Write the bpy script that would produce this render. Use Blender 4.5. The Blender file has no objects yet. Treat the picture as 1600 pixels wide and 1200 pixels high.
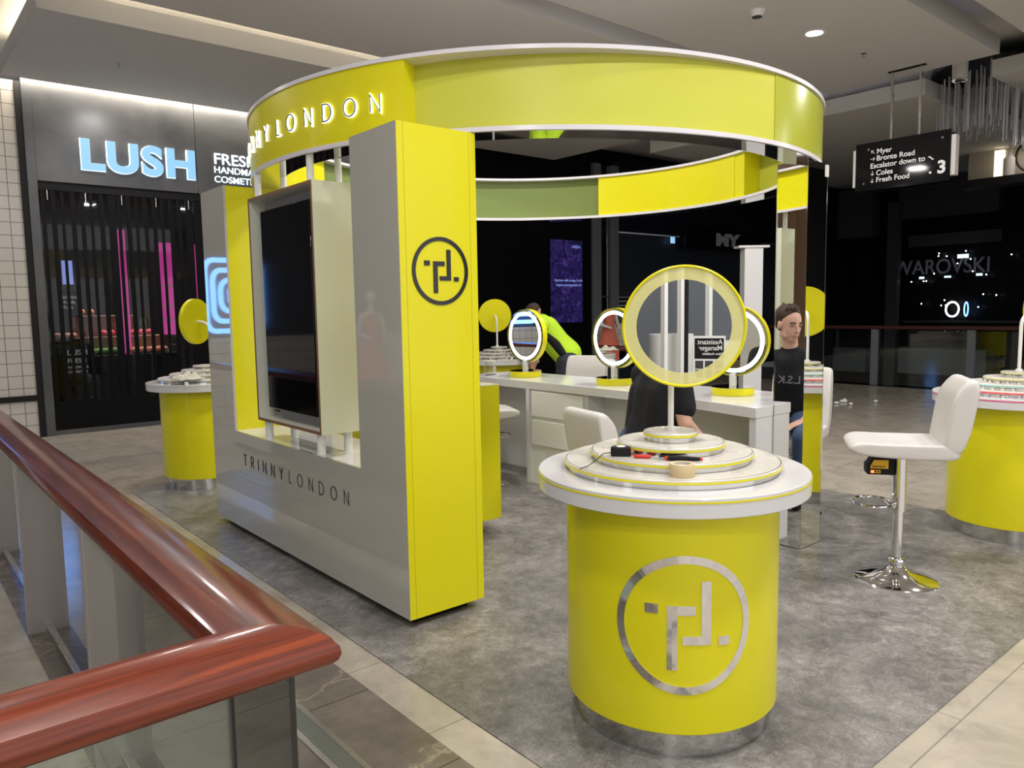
import bpy, bmesh, math, random
from mathutils import Vector, Matrix
random.seed(7)
S = bpy.context.scene
C = S.collection
PI = math.pi

# ------------------------------------------------------------------ camera
cam = bpy.data.cameras.new('camera'); camo = bpy.data.objects.new('camera', cam); C.objects.link(camo)
R_ = Vector((0.76488, -0.64396, -0.01617)).normalized()
def _cam():
    az, pi, ro = math.radians(49.9972), math.radians(5.6418), math.radians(-0.9308)
    f0 = Vector((math.cos(az), math.sin(az), 0)); r0 = Vector((math.sin(az), -math.cos(az), 0)); u0 = Vector((0, 0, 1))
    f = f0*math.cos(pi)-u0*math.sin(pi); u = u0*math.cos(pi)+f0*math.sin(pi)
    return r0*math.cos(ro)+u*math.sin(ro), u*math.cos(ro)-r0*math.sin(ro), f
cr, cu, cf = _cam()
camo.matrix_world = Matrix(((cr.x, cu.x, -cf.x, 0), (cr.y, cu.y, -cf.y, 0), (cr.z, cu.z, -cf.z, 1.5), (0, 0, 0, 1)))
cam.sensor_width = 36; cam.lens = 1190.28/1600*36; cam.clip_start = .05; cam.clip_end = 200
S.camera = camo
# ------------------------------------------------------------------ world, exposure
w = bpy.data.worlds.new('world'); S.world = w; w.use_nodes = True
w.node_tree.nodes['Background'].inputs[0].default_value = (.84, .84, .85, 1)
w.node_tree.nodes['Background'].inputs[1].default_value = 1.15
S.view_settings.view_transform = 'Standard'; S.view_settings.look = 'None'
S.view_settings.exposure = .38; S.view_settings.gamma = 1; S.view_settings.use_curve_mapping = False
# ------------------------------------------------------------------ room lights (one seen downlight, added unseen lamps, coves)
def area(loc, sx, sy, power, col=(1, .95, .88), rot=(0, 0, 0), spread=180):
    l = bpy.data.lights.new('area_light', 'AREA'); l.shape = 'RECTANGLE'; l.size = sx; l.size_y = sy; l.energy = power; l.color = col
    l.spread = math.radians(spread)
    o = bpy.data.objects.new('area_light', l); o.location = loc; o.rotation_euler = rot; C.objects.link(o); return o
LAMPS = [((2.2, .2, 4.25), 52), ((4.4, .5, 4.25), 52), ((6.6, .9, 4.25), 60), ((12.5, -2, 4.25), 30), ((.4, 1.4, 4.25), 36), ((-1.5, -1.5, 4.25), 60), ((5.6, 4.25, 4.27), 45), ((7.75, 4.25, 4.27), 40),
         ((3.6, 4.25, 4.27), 55), ((10.0, 1.0, 4.25), 30), ((.2, 5.5, 4.25), 20), ((-.6, 8.5, 4.25), 16), ((2.6, 9.7, 4.25), 20), ((2.6, 6.9, 4.25), 30)]
for (p, e) in LAMPS: area(p, .3, .3, e, (1, .965, .94))  # added grid for soft fill, one brightening the dark wall; only one downlight seen
# strip lights hidden on top of the floating ceiling rafts, washing the slab above
area((5.6, 8.40, 4.54), 8.2, .12, 85, (1, .90, .70), (PI, 0, 0))
area((1.52, 9.6, 4.56), .12, 2.5, 7, (1, .88, .62), (PI, 0, 0))
area((6.0, 5.80, 4.56), 8.0, .10, 16, (.86, .84, 1), (PI, 0, 0))
area((9.9, 4.6, 4.56), .12, 1.0, 1, (.9, .88, 1), (PI, 0, 0))
area((11.3, 6.4, 4.58), .12, 3.4, 6, (.9, .88, 1), (PI, 0, 0))
area((6.0, 3.50, 4.58), 8.0, .10, .6, (.88, .86, 1), (PI, 0, 0))
area((4.0, 10.83, 4.40), 5.0, .08, 75, (1, .90, .74), (math.radians(38), 0, 0))
area((-2.5, -2.2, 4.25), .5, .5, 60, (1, .97, .93))  # added unseen lamp, brightens the shopfront mirrored in the round mirror

# ------------------------------------------------------------------ materials
def mat(name, col=(.8, .8, .8), rough=.5, metal=0, spec=.5, coat=0, emit=None, es=0, trans=0, ior=1.45, alpha=1):
    m = bpy.data.materials.new(name); m.use_nodes = True
    b = m.node_tree.nodes['Principled BSDF']
    b.inputs['Base Color'].default_value = (*col, 1); b.inputs['Roughness'].default_value = rough
    b.inputs['Metallic'].default_value = metal; b.inputs['Specular IOR Level'].default_value = spec
    b.inputs['Coat Weight'].default_value = coat; b.inputs['Coat Roughness'].default_value = .04
    b.inputs['Transmission Weight'].default_value = trans; b.inputs['IOR'].default_value = ior
    if emit: b.inputs['Emission Color'].default_value = (*emit, 1); b.inputs['Emission Strength'].default_value = es
    # every material carries a faint procedural variation of roughness
    nt = m.node_tree; n = nt.nodes.new('ShaderNodeTexNoise'); n.inputs['Scale'].default_value = 14
    mr = nt.nodes.new('ShaderNodeMapRange'); mr.inputs['To Min'].default_value = max(0, rough*.9); mr.inputs['To Max'].default_value = min(1, rough*1.1)
    tc = nt.nodes.new('ShaderNodeTexCoord'); nt.links.new(tc.outputs['Object'], n.inputs['Vector'])
    nt.links.new(n.outputs['Fac'], mr.inputs['Value']); nt.links.new(mr.outputs[0], b.inputs['Roughness'])
    return m
def ramp_mat(name, build, rough=.5, spec=.5, bump=0, coat=0, coatr=.05):
    """build(nt, tc) returns a colour socket (and maybe a height socket)"""
    m = mat(name, rough=rough, spec=spec, coat=coat); nt = m.node_tree; b = nt.nodes['Principled BSDF']
    b.inputs['Coat Roughness'].default_value = coatr
    tc = nt.nodes.new('ShaderNodeTexCoord'); geo = nt.nodes.new('ShaderNodeNewGeometry')
    r = build(nt, geo.outputs['Position'] if True else tc)
    if isinstance(r, tuple): colr, h = r
    else: colr, h = r, None
    nt.links.new(colr, b.inputs['Base Color'])
    if h is not None and bump:
        bp = nt.nodes.new('ShaderNodeBump'); bp.inputs['Strength'].default_value = bump; bp.inputs['Distance'].default_value = .005
        nt.links.new(h, bp.inputs['Height']); nt.links.new(bp.outputs[0], b.inputs['Normal'])
    return m
def noise(nt, vec, scale, detail=5, rough=.6, dist=0):
    n = nt.nodes.new('ShaderNodeTexNoise'); n.inputs['Scale'].default_value = scale; n.inputs['Detail'].default_value = detail
    n.inputs['Roughness'].default_value = rough; n.inputs['Distortion'].default_value = dist
    nt.links.new(vec, n.inputs['Vector']); return n.outputs['Fac']
def cramp(nt, fac, stops):
    r = nt.nodes.new('ShaderNodeValToRGB'); e = r.color_ramp.elements
    while len(e) < len(stops): e.new(.5)
    for i, (p, c) in enumerate(stops): e[i].position = p; e[i].color = (*c, 1)
    nt.links.new(fac, r.inputs[0]); return r.outputs[0]
def mixc(nt, fac, a, b, mode='MIX'):
    n = nt.nodes.new('ShaderNodeMix'); n.data_type = 'RGBA'; n.blend_type = mode
    for s, v in ((n.inputs['Factor'], fac), (n.inputs['A'], a), (n.inputs['B'], b)):
        if hasattr(v, 'links'): nt.links.new(v, s)
        elif isinstance(v, tuple): s.default_value = (*v, 1)
        else: s.default_value = v
    return n.outputs['Result']
def mapping(nt, vec, scale=(1, 1, 1), rot=(0, 0, 0), loc=(0, 0, 0)):
    n = nt.nodes.new('ShaderNodeMapping'); n.inputs['Scale'].default_value = scale; n.inputs['Rotation'].default_value = rot; n.inputs['Location'].default_value = loc
    nt.links.new(vec, n.inputs['Vector']); return n.outputs[0]
def brick(nt, vec, c1, c2, mortar, wd, ht, ms, offset=.5):
    n = nt.nodes.new('ShaderNodeTexBrick'); n.offset = offset; nt.links.new(vec, n.inputs['Vector'])
    n.inputs['Scale'].default_value = 1; n.inputs['Brick Width'].default_value = wd; n.inputs['Row Height'].default_value = ht
    n.inputs['Mortar Size'].default_value = ms; n.inputs['Mortar Smooth'].default_value = .1
    n.inputs['Color1'].default_value = (*c1, 1); n.inputs['Color2'].default_value = (*c2, 1); n.inputs['Mortar'].default_value = (*mortar, 1)
    return n
def f_beige(nt, v):
    b = brick(nt, mapping(nt, v, loc=(.1, .23, 0)), (.43, .388, .325), (.40, .362, .302), (.24, .215, .18), 1.2, .6, .003)
    n = cramp(nt, noise(nt, v, 3.5, 8, .65, .6), [(.3, (.70, .69, .68)), (.55, (1, .99, .98)), (.72, (1.12, 1.1, 1.06))])
    return mixc(nt, 1.0, b.outputs['Color'], n, 'MULTIPLY')
def f_vinyl(nt, v):
    a = cramp(nt, noise(nt, v, 1.7, 10, .78, .4), [(.34, (.115, .108, .103)), (.5, (.21, .20, .191)), (.66, (.335, .322, .31))])
    c = cramp(nt, noise(nt, v, 14, 8, .8, .6), [(.36, (.66, .65, .64)), (.5, (.98, .97, .96)), (.66, (1.4, 1.38, 1.36))])
    g = cramp(nt, noise(nt, v, 120, 3, .7), [(.38, (.75, .74, .73)), (.6, (1, 1, 1)), (.74, (1.5, 1.48, 1.45))])
    return mixc(nt, 1.0, mixc(nt, 1.0, a, c, 'MULTIPLY'), g, 'MULTIPLY')
def f_darkmarble(nt, v):
    vo = nt.nodes.new('ShaderNodeTexVoronoi'); vo.feature = 'DISTANCE_TO_EDGE'; vo.inputs['Scale'].default_value = 2.8
    nn = nt.nodes.new('ShaderNodeTexNoise'); nn.inputs['Scale'].default_value = 4; nn.inputs['Detail'].default_value = 8; nt.links.new(v, nn.inputs['Vector'])
    wv = mixc(nt, .38, v, nn.outputs['Color']); nt.links.new(wv, vo.inputs['Vector'])
    vein = cramp(nt, vo.outputs['Distance'], [(0, (.30, .26, .20)), (.010, (.20, .175, .145)), (.035, (.15, .132, .112))])
    base = cramp(nt, noise(nt, v, 5, 8, .7), [(.3, (.72, .72, .72)), (.7, (1.3, 1.25, 1.2))])
    c = mixc(nt, 1, vein, base, 'MULTIPLY')
    b = brick(nt, mapping(nt, v, loc=(.28, .5, 0)), (1, 1, 1), (.92, .92, .92), (.3, .28, .25), 1.2, .62, .003)
    return mixc(nt, 1, c, b.outputs['Color'], 'MULTIPLY')
def f_tile(nt, v):
    vv = mapping(nt, v, rot=(PI/2, 0, 0))
    b = brick(nt, vv, (.52, .49, .45), (.50, .47, .43), (.09, .08, .07), .155, .155, .0035, 0)
    return b.outputs['Color']
def f_wood(nt, v):
    vv = mapping(nt, v, scale=(30, 1.2, 30))
    a = cramp(nt, noise(nt, vv, 1.6, 6, .65, .8), [(.25, (.030, .004, .002)), (.5, (.10, .014, .005)), (.78, (.20, .036, .010))])
    return a
def f_wood2(nt, v):
    vv = mapping(nt, v, scale=(1.2, 30, 30))
    return cramp(nt, noise(nt, vv, 1.6, 6, .65, .8), [(.25, (.045, .006, .002)), (.5, (.16, .024, .006)), (.78, (.32, .062, .014))])
def f_steel(nt, v):
    return cramp(nt, noise(nt, v, 1.3, 6, .6, .6), [(.3, (.040, .041, .046)), (.7, (.085, .085, .088))])
M = dict(
 beige=ramp_mat('beige_marble', f_beige, .16, .5), vinyl=ramp_mat('grey_vinyl', f_vinyl, .38, .45),
 dmarble=ramp_mat('brown_marble', f_darkmarble, .24, .4), tile=ramp_mat('white_tile', f_tile, .12, .5),
 wood=ramp_mat('red_wood_y', f_wood, .32, .4, coat=.45, coatr=.10), wood2=ramp_mat('red_wood_x', f_wood2, .32, .4, coat=.45, coatr=.10),
 ceil=mat('ceiling_paint', (.62, .60, .58), .8), fascia=mat('ceiling_edge', (.78, .75, .74), .7),
 yellow=mat('lime_yellow', (.73, .67, .006), .32, spec=.45, coat=.15), yellow_gloss=mat('lime_gloss', (.40, .42, .04), .2),
 frost=mat('frosted_lime', (.80, .78, .14), .42), grey=mat('gloss_grey_white', (.50, .485, .43), .02, coat=1),
 white=mat('gloss_white', (.66, .65, .66), .12), cream=mat('cream_disc', (.60, .575, .53), .28), white_m=mat('white_paint', (.80, .80, .78), .45),
 whiterim=mat('white_rim', (.70, .67, .71), .2), sage=mat('tv_box_side', (.66, .67, .56), .35),
 chrome=mat('chrome', (.78, .77, .77), .07, 1), mirror=mat('mirror', (.90, .91, .90), .006, 1), mirror_d=mat('mirror_grey', (.62, .62, .60), .03, 1),
  postp=mat('post_paint', (.42, .37, .36), .35, .35), logoink=mat('logo_black', (.02, .02, .024), .12), yjoint=mat('joint_line', (.35, .30, .01), .5), channelp=mat('channel_floor', (.12, .13, .11), .25), olive=mat('frosted_lime_shaded', (.17, .22, .055), .4), shopgrey=mat('painted_post', (.13, .14, .16), .45), steel=mat('brushed_steel', (.55, .52, .50), .28, 1), darksteel=ramp_mat('dark_steel_cladding', f_steel, .3, .6),
 black=mat('black', (.004, .004, .005), .35, spec=.12), blackm=mat('matt_black', (.007, .007, .008), .6, spec=.3), screen=mat('black_screen', (.004, .004, .005), .05),
 navy=mat('dark_navy', (.006, .008, .014), .5, spec=.15), shutter=mat('dark_shutter', (.022, .026, .038), .45, spec=.3), dgrey=mat('dark_grey', (.05, .052, .06), .6),
 leather=mat('white_leather', (.63, .605, .58), .36), led=mat('led_white', (1, 1, 1), .5, emit=(.93, .97, 1), es=3.2),
 glow=mat('sign_glow', (1, 1, 1), .5, emit=(.95, 1, .86), es=1.1), lens=mat('lamp_lens', (1, 1, 1), .5, emit=(1, .97, .93), es=9),
 lush=mat('lit_sign_face', (.05, .08, .1), .5, emit=(.26, .54, .80), es=.86), lushedge=mat('lit_sign_edge', (1, 1, 1), .5, emit=(.66, .86, 1), es=1.05),
 text=mat('white_print', (.75, .75, .75), .5), textdim=mat('dim_glow_letters', (.13, .13, .14), .4, emit=(.3, .3, .34), es=.07), inkdark=mat('dark_print', (.03, .028, .028), .3),  # dim letters carry a faint added glow though they are no lamp
 neon=mat('blue_neon', (.1, .2, .5), .5, emit=(.12, .36, 1.0), es=4), skin=mat('skin', (.50, .27, .19), .55), skin2=mat('skin_pale', (.62, .36, .27), .5),
 hair=mat('brown_hair', (.045, .025, .015), .7), tee=mat('black_cotton', (.006, .006, .008), .9), jeans=mat('blue_denim', (.045, .075, .15), .9),
 hivis=mat('hivis_shirt', (.52, .80, .03), .8), trouser=mat('navy_trouser', (.03, .035, .05), .9), lip=mat('lip', (.36, .13, .10), .5),
 ply=mat('plywood_edge', (.22, .12, .06), .5), cloth=mat('cream_cloth', (.62, .60, .50), .85), tan=mat('masking_tape', (.62, .48, .28), .6),
 red=mat('red_plastic', (.62, .03, .02), .35), dyellow=mat('tool_yellow', (.85, .48, .01), .4), ledred=mat('laser_red', (1, .1, .05), .4, emit=(1, .12, .05), es=4),
 pink=mat('pink_rim', (.75, .06, .22), .3), redrim=mat('red_rim', (.75, .10, .12), .3), tealrim=mat('teal_rim', (.35, .62, .58), .3), limerim=mat('lime_rim', (.66, .64, .30), .3),
 pinkposter=mat('pink_poster', (.6, .05, .3), .6, emit=(.85, .08, .45), es=.35), warmwood=mat('warm_wood', (.22, .13, .07), .5),
 warmlight=mat('warm_window', (1, .9, .7), .5, emit=(1, .86, .62), es=1.1),
)
def glassm(name, tint=(1, 1, 1), rough=0, fac_boost=1.0):
    m = bpy.data.materials.new(name); m.use_nodes = True; nt = m.node_tree; nt.nodes.clear()
    o = nt.nodes.new('ShaderNodeOutputMaterial'); t = nt.nodes.new('ShaderNodeBsdfTransparent'); t.inputs[0].default_value = (*tint, 1)
    g = nt.nodes.new('ShaderNodeBsdfGlossy'); g.inputs['Roughness'].default_value = rough; g.inputs[0].default_value = (1, 1, 1, 1)
    f = nt.nodes.new('ShaderNodeFresnel'); f.inputs[0].default_value = 1.5
    k = nt.nodes.new('ShaderNodeMath'); k.operation = 'MULTIPLY'; k.inputs[1].default_value = fac_boost; k.use_clamp = True; nt.links.new(f.outputs[0], k.inputs[0])
    mx = nt.nodes.new('ShaderNodeMixShader'); nt.links.new(k.outputs[0], mx.inputs[0]); nt.links.new(t.outputs[0], mx.inputs[1]); nt.links.new(g.outputs[0], mx.inputs[2]); nt.links.new(mx.outputs[0], o.inputs[0])
    return m
M['glass'] = glassm('balustrade_glass', (.86, .93, .89), 0, 1.6); M['acrylic'] = glassm('clear_acrylic', (.95, .96, .97), .02, 1.8)
M['gate'] = glassm('gate_panel', (.85, .85, .88), .02, .35); M['rod'] = mat('crystal_rod', (.62, .64, .70), .1, trans=.35)
def bandm():
    m = bpy.data.materials.new('frosted_mirror_band'); m.use_nodes = True; nt = m.node_tree; b = nt.nodes['Principled BSDF']
    b.inputs['Base Color'].default_value = (.78, .74, .30, 1); b.inputs['Roughness'].default_value = .45
    g = nt.nodes.new('ShaderNodeBsdfGlossy'); g.inputs['Roughness'].default_value = .02; g.inputs[0].default_value = (.8, .8, .6, 1)
    mx = nt.nodes.new('ShaderNodeMixShader'); mx.inputs[0].default_value = .22
    nt.links.new(b.outputs[0], mx.inputs[1]); nt.links.new(g.outputs[0], mx.inputs[2]); nt.links.new(mx.outputs[0], nt.nodes['Material Output'].inputs[0]); return m
M['band'] = bandm()
def frostm():
    m = bpy.data.materials.new('translucent_lime'); m.use_nodes = True; nt = m.node_tree; b = nt.nodes['Principled BSDF']
    b.inputs['Base Color'].default_value = (.70, .68, .09, 1); b.inputs['Roughness'].default_value = .36
    t = nt.nodes.new('ShaderNodeBsdfTranslucent'); t.inputs[0].default_value = (.55, .68, .12, 1)
    mx = nt.nodes.new('ShaderNodeMixShader'); mx.inputs[0].default_value = .25
    nt.links.new(b.outputs[0], mx.inputs[1]); nt.links.new(t.outputs[0], mx.inputs[2]); nt.links.new(mx.outputs[0], nt.nodes['Material Output'].inputs[0]); return m
M['translu'] = frostm()

M['screentext'] = mat('screen_text', (.3, .3, .6), .5, emit=(.25, .35, .8), es=.6)
# ------------------------------------------------------------------ builders
class MB:
    def __init__(s): s.v = []; s.f = []; s.m = []; s.cur = 0
    def add(s, vs, fs):
        o = len(s.v); s.v += [tuple(v) for v in vs]
        for f in fs: s.f.append([i+o for i in f]); s.m.append(s.cur)
        return s
    def box(s, x0, x1, y0, y1, z0, z1):
        return s.add([(x0,y0,z0),(x1,y0,z0),(x1,y1,z0),(x0,y1,z0),(x0,y0,z1),(x1,y0,z1),(x1,y1,z1),(x0,y1,z1)],
                     [(0,3,2,1),(4,5,6,7),(0,1,5,4),(1,2,6,5),(2,3,7,6),(3,0,4,7)])
    def prism(s, poly, z0, z1):
        n = len(poly); vs = [(x,y,z0) for x,y in poly]+[(x,y,z1) for x,y in poly]
        return s.add(vs, [tuple(range(n-1,-1,-1)), tuple(range(n,2*n))]+[(i,(i+1)%n,n+(i+1)%n,n+i) for i in range(n)])
    def lathe(s, prof, n=64, cx=0, cy=0, a0=0, a1=2*PI, closed_prof=False):
        full = abs(a1-a0-2*PI) < 1e-6; k = n if full else n+1; m = len(prof); vs = []
        for i in range(k):
            a = a0+(a1-a0)*i/n
            for r, z in prof: vs.append((cx+r*math.cos(a), cy+r*math.sin(a), z))
        fs = []
        mm = m if closed_prof else m-1
        for i in range(n):
            i2 = (i+1) % k
            for j in range(mm):
                j2 = (j+1) % m; fs.append((i*m+j, i2*m+j, i2*m+j2, i*m+j2))
        if not full and closed_prof:
            fs.append(tuple(range(m))[::-1]); fs.append(tuple((k-1)*m+j for j in range(m)))
        return s.add(vs, fs)
    def disc(s, r, z0, z1, n=64, bev=.002, cx=0, cy=0, r0=None):
        b = min(bev, (z1-z0)/3)
        return s.lathe([(0,z0),(r-b,z0),(r,z0+b),(r,z1-b),(r-b,z1),(0,z1)] if r0 is None else [(r0,z0),(r-b,z0),(r,z0+b),(r,z1-b),(r-b,z1),(r0,z1)], n, cx, cy, closed_prof=r0 is not None)
    def tube(s, path, r, n=12, closed=False, cap=True):
        P = [Vector(p) for p in path]; N = len(P); rr = r if isinstance(r, (list, tuple)) else [r]*N; vs = []; up = None
        for i, p in enumerate(P):
            t = (P[(i+1) % N]-P[i-1]) if closed else (P[min(i+1,N-1)]-P[max(i-1,0)])
            t.normalize()
            if up is None:
                up = Vector((0,0,1)) if abs(t.z) < .9 else Vector((1,0,0))
            a = up - t*up.dot(t); a.normalize(); b = t.cross(a); up = a
            for k in range(n):
                q = 2*PI*k/n; vs.append(p+(a*math.cos(q)+b*math.sin(q))*rr[i])
        fs = []
        for i in range(N if closed else N-1):
            i2 = (i+1) % N
            for k in range(n): fs.append((i*n+k, i*n+(k+1)%n, i2*n+(k+1)%n, i2*n+k))
        if cap and not closed: fs += [tuple(range(n))[::-1], tuple((N-1)*n+k for k in range(n))]
        return s.add(vs, fs)
    def sweep(s, prof, path, frames):
        """prof: 2-D closed profile; frames: for each path point two vectors"""
        m = len(prof); vs = []
        for p, (a, b) in zip(path, frames):
            for u, v in prof: vs.append(Vector(p)+Vector(a)*u+Vector(b)*v)
        fs = []
        for i in range(len(path)-1):
            for j in range(m): fs.append((i*m+j, i*m+(j+1)%m, (i+1)*m+(j+1)%m, (i+1)*m+j))
        fs += [tuple(range(m))[::-1], tuple((len(path)-1)*m+j for j in range(m))]
        return s.add(vs, fs)
    def ball(s, c, rx, ry=None, rz=None, nu=16, nv=10, rot=None):
        ry = ry or rx; rz = rz or rx; vs = []; R = rot or Matrix.Identity(3)
        for j in range(1, nv):
            for i in range(nu):
                a = 2*PI*i/nu; b = PI*j/nv
                vs.append(Vector(c)+R @ Vector((rx*math.sin(b)*math.cos(a), ry*math.sin(b)*math.sin(a), rz*math.cos(b))))
        vs.append(Vector(c)+R @ Vector((0,0,rz))); vs.append(Vector(c)+R @ Vector((0,0,-rz))); T = len(vs)-2
        fs = [((j)*nu+i, (j+1)*nu+i, (j+1)*nu+(i+1)%nu, j*nu+(i+1)%nu) for j in range(nv-2) for i in range(nu)]
        fs += [(T, i, (i+1)%nu) for i in range(nu)]+[(T+1, (nv-2)*nu+(i+1)%nu, (nv-2)*nu+i) for i in range(nu)]
        return s.add(vs, fs)
    def strokes(s, polys, thick, fmap, d0, d1, close=None):
        """flat ribbons along 2-D polylines, mapped by fmap(u, v, depth) into 3-D"""
        for pl in polys:
            cl = pl[0] == pl[-1] and len(pl) > 2
            P = [Vector((*q, 0)) for q in (pl[:-1] if cl else pl)]; N = len(P); L = []
            for i in range(N):
                a = P[i-1] if (cl or i > 0) else P[i]; c = P[(i+1) % N] if (cl or i < N-1) else P[i]
                t1 = (P[i]-a).normalized() if (P[i]-a).length > 1e-9 else None; t2 = (c-P[i]).normalized() if (c-P[i]).length > 1e-9 else None
                if t1 is None: t1 = t2
                if t2 is None: t2 = t1
                n1 = Vector((-t1.y, t1.x, 0)); n2 = Vector((-t2.y, t2.x, 0)); b = (n1+n2).normalized(); k = min(1/max(b.dot(n1), .35), 2.2)
                o = b*thick/2*k; L.append((P[i]+o, P[i]-o))
            vs = []
            for a, b in L:
                vs += [fmap(a.x, a.y, d0), fmap(b.x, b.y, d0), fmap(a.x, a.y, d1), fmap(b.x, b.y, d1)]
            fs = []
            for i in range(N if cl else N-1):
                p = i*4; q = ((i+1) % N)*4
                fs += [(p, q, q+1, p+1), (p+2, p+3, q+3, q+2), (p, p+2, q+2, q), (p+1, q+1, q+3, p+3)]
            if not cl: fs += [(0, 1, 3, 2), ((N-1)*4, (N-1)*4+2, (N-1)*4+3, (N-1)*4+1)]
            s.add(vs, fs)
        return s
    def build(s, name, mats, parent=None, smooth=True, bev=0, angle=35, sub=0, fixn=True):
        me = bpy.data.meshes.new(name); me.from_pydata([tuple(v) for v in s.v], [], s.f)
        mats = mats if isinstance(mats, (list, tuple)) else [mats]
        for k in mats: me.materials.append(M[k] if isinstance(k, str) else k)
        for p, mi in zip(me.polygons, s.m): p.material_index = mi
        if fixn:
            bm = bmesh.new(); bm.from_mesh(me); bmesh.ops.remove_doubles(bm, verts=bm.verts, dist=1e-6); bmesh.ops.recalc_face_normals(bm, faces=bm.faces); bm.to_mesh(me); bm.free()
        if smooth:
            me.shade_smooth(); me.set_sharp_from_angle(angle=math.radians(angle))
        o = bpy.data.objects.new(name, me); C.objects.link(o)
        if parent: o.parent = parent
        if bev:
            b = o.modifiers.new('bevel', 'BEVEL'); b.width = bev; b.segments = 2; b.limit_method = 'ANGLE'; b.harden_normals = False
        if sub:
            b = o.modifiers.new('sub', 'SUBSURF'); b.levels = sub; b.render_levels = sub
        return o
def tag(o, label, cat, group=None):
    o['label'] = label; o['category'] = cat
    if group: o['group'] = group
    return o
def thing(name, label, cat, loc=(0, 0, 0), rz=0, group=None):
    o = bpy.data.objects.new(name, None); C.objects.link(o); o.empty_display_size = .1; o.location = loc; o.rotation_euler = (0, 0, rz)
    return tag(o, label, cat, group)
def struct(o): o['kind'] = 'structure'; return o
def copy_tree(o, parent=None):
    c = o.copy(); C.objects.link(c)
    if parent: c.parent = parent
    for ch in [x for x in list(C.objects) if x.parent == o]: copy_tree(ch, c)
    return c
def dup(o, loc, rz, label, group=None):
    c = copy_tree(o); c.location = loc; c.rotation_euler = (0, 0, rz); c['label'] = label
    if group: c['group'] = group
    return c
def text_mesh(name, body, mname, parent, origin, ux, uz, size, depth=.004, offset=0, align='LEFT', spacing=1.0, kid=True, sx=1.0):
    """text laid out from origin along ux with uz up; its face looks along ux x uz"""
    cu = bpy.data.curves.new(name, 'FONT'); cu.body = body; cu.size = size; cu.extrude = depth/2; cu.offset = offset; cu.align_x = align; cu.space_character = spacing
    t = bpy.data.objects.new(name, cu); C.objects.link(t)
    dg = bpy.context.evaluated_depsgraph_get(); me = bpy.data.meshes.new_from_object(t.evaluated_get(dg)); bpy.data.objects.remove(t)
    me.name = name
    ux = Vector(ux).normalized(); uz = Vector(uz).normalized(); n = ux.cross(uz)
    me.transform(Matrix(((ux.x*sx, uz.x, n.x, origin[0]), (ux.y*sx, uz.y, n.y, origin[1]), (ux.z*sx, uz.z, n.z, origin[2]), (0, 0, 0, 1))))
    me.materials.clear(); me.materials.append(M[mname])
    o = bpy.data.objects.new(name, me); C.objects.link(o)
    if parent: o.parent = parent
    return o

# ================================================================== SETTING
struct(MB().box(-6, 14, -7, 11.3, -.3, 0).build('floor', 'beige', smooth=False))
struct(MB().box(-6, 30, -7, 24, -4.5, -4.4).build('floor_lower', 'navy', smooth=False))
vin = [(1.57, 1.05), (5.82, 1.05), (5.82, 7.35), (2.2, 7.35), (1.60, 6.95)]
struct(MB().prism(vin, 0, .005).build('floor_vinyl', 'vinyl', smooth=False))
struct(MB().box(.46, 1.41, 1.0, 7.2, 0, .003).build('trim_1', 'dmarble', smooth=False))      # brown marble strip along the balustrade
ch = MB(); ch.box(1.135, 1.155, .6, 7.2, .003, .007); ch.box(1.05, 1.07, .6, 7.2, .003, .007)
struct(ch.build('trim_2', 'steel', smooth=False))
struct(MB().box(1.07, 1.135, .6, 7.2, .003, .005).build('trim_3', 'channelp', smooth=False))
struct(MB().box(1.41, 1.57, 1.0, 7.2, 0, .004).build('trim_4', 'beige', smooth=False))
# ceiling slab and floating rafts
struct(MB().box(-6, 30, -5, 24, 4.78, 4.9).build('ceiling', 'ceil', smooth=False))
def raft(n, x0, x1, y0, y1, z0=4.3, z1=4.5):
    b = MB(); b.box(x0, x1, y0, y1, z0, z1)
    return struct(b.build('trim_%d' % n, 'ceil', bev=.004))
raft(10, 1.38, 10.2, 8.30, 10.80); raft(11, -6, 10.2, 5.66, 7.62); raft(12, -6, 10.08, 3.28, 5.33)
raft(13, -4, 14, -5, 2.88); raft(14, 11.2, 18, 4.53, 9.3, 4.3, 4.52); raft(15, 11.0, 18, 1.5, 3.66, 4.3, 4.5)
# walls behind the photographer and to the far left
struct(MB().box(8, 30, -5.1, -5, -4.5, 4.8).build('wall_near', 'dgrey', smooth=False))
lw = MB(); lw.box(-7.1, -7, 3.5, 11, 0, 4.8)
for y in (4.2, 5.3, 6.4, 7.0, 7.6, 8.8, 10): lw.box(-7, -6.9, y, y+.12, 0, 4.8)
struct(lw.build('wall_left', 'warmwood', smooth=False))
struct(MB().box(30, 30.1, -7, 24, -4.5, 8).build('wall_right', 'navy', smooth=False))
struct(MB().box(7.4, 8.6, 11.3, 11.4, 0, 4.8).build('wall_far', 'black', smooth=False))
struct(MB().box(13.9, 14.0, -7, 11.2, -.6, -.0).build('trim_20', 'dgrey', smooth=False))
# left tiled wall beside the soap shop
tw = MB(); tw.box(-6, -1.6, 11, 11.3, 0, 1.15); tw.box(-1.6, .95, 11, 11.3, 0, 1.15); tw.box(.95, 1.53, 11, 11.3, 0, 4.31)
struct(tw.build('wall_back', 'tile', smooth=False))
struct(MB().box(.9, 1.53, 10.97, 11.0, .46, .53).build('trim_21', 'blackm', smooth=False))
struct(MB().box(-6, .95, 11.02, 11.3, 1.15, 4.8).build('wall_shop', 'dgrey', smooth=False))
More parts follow.
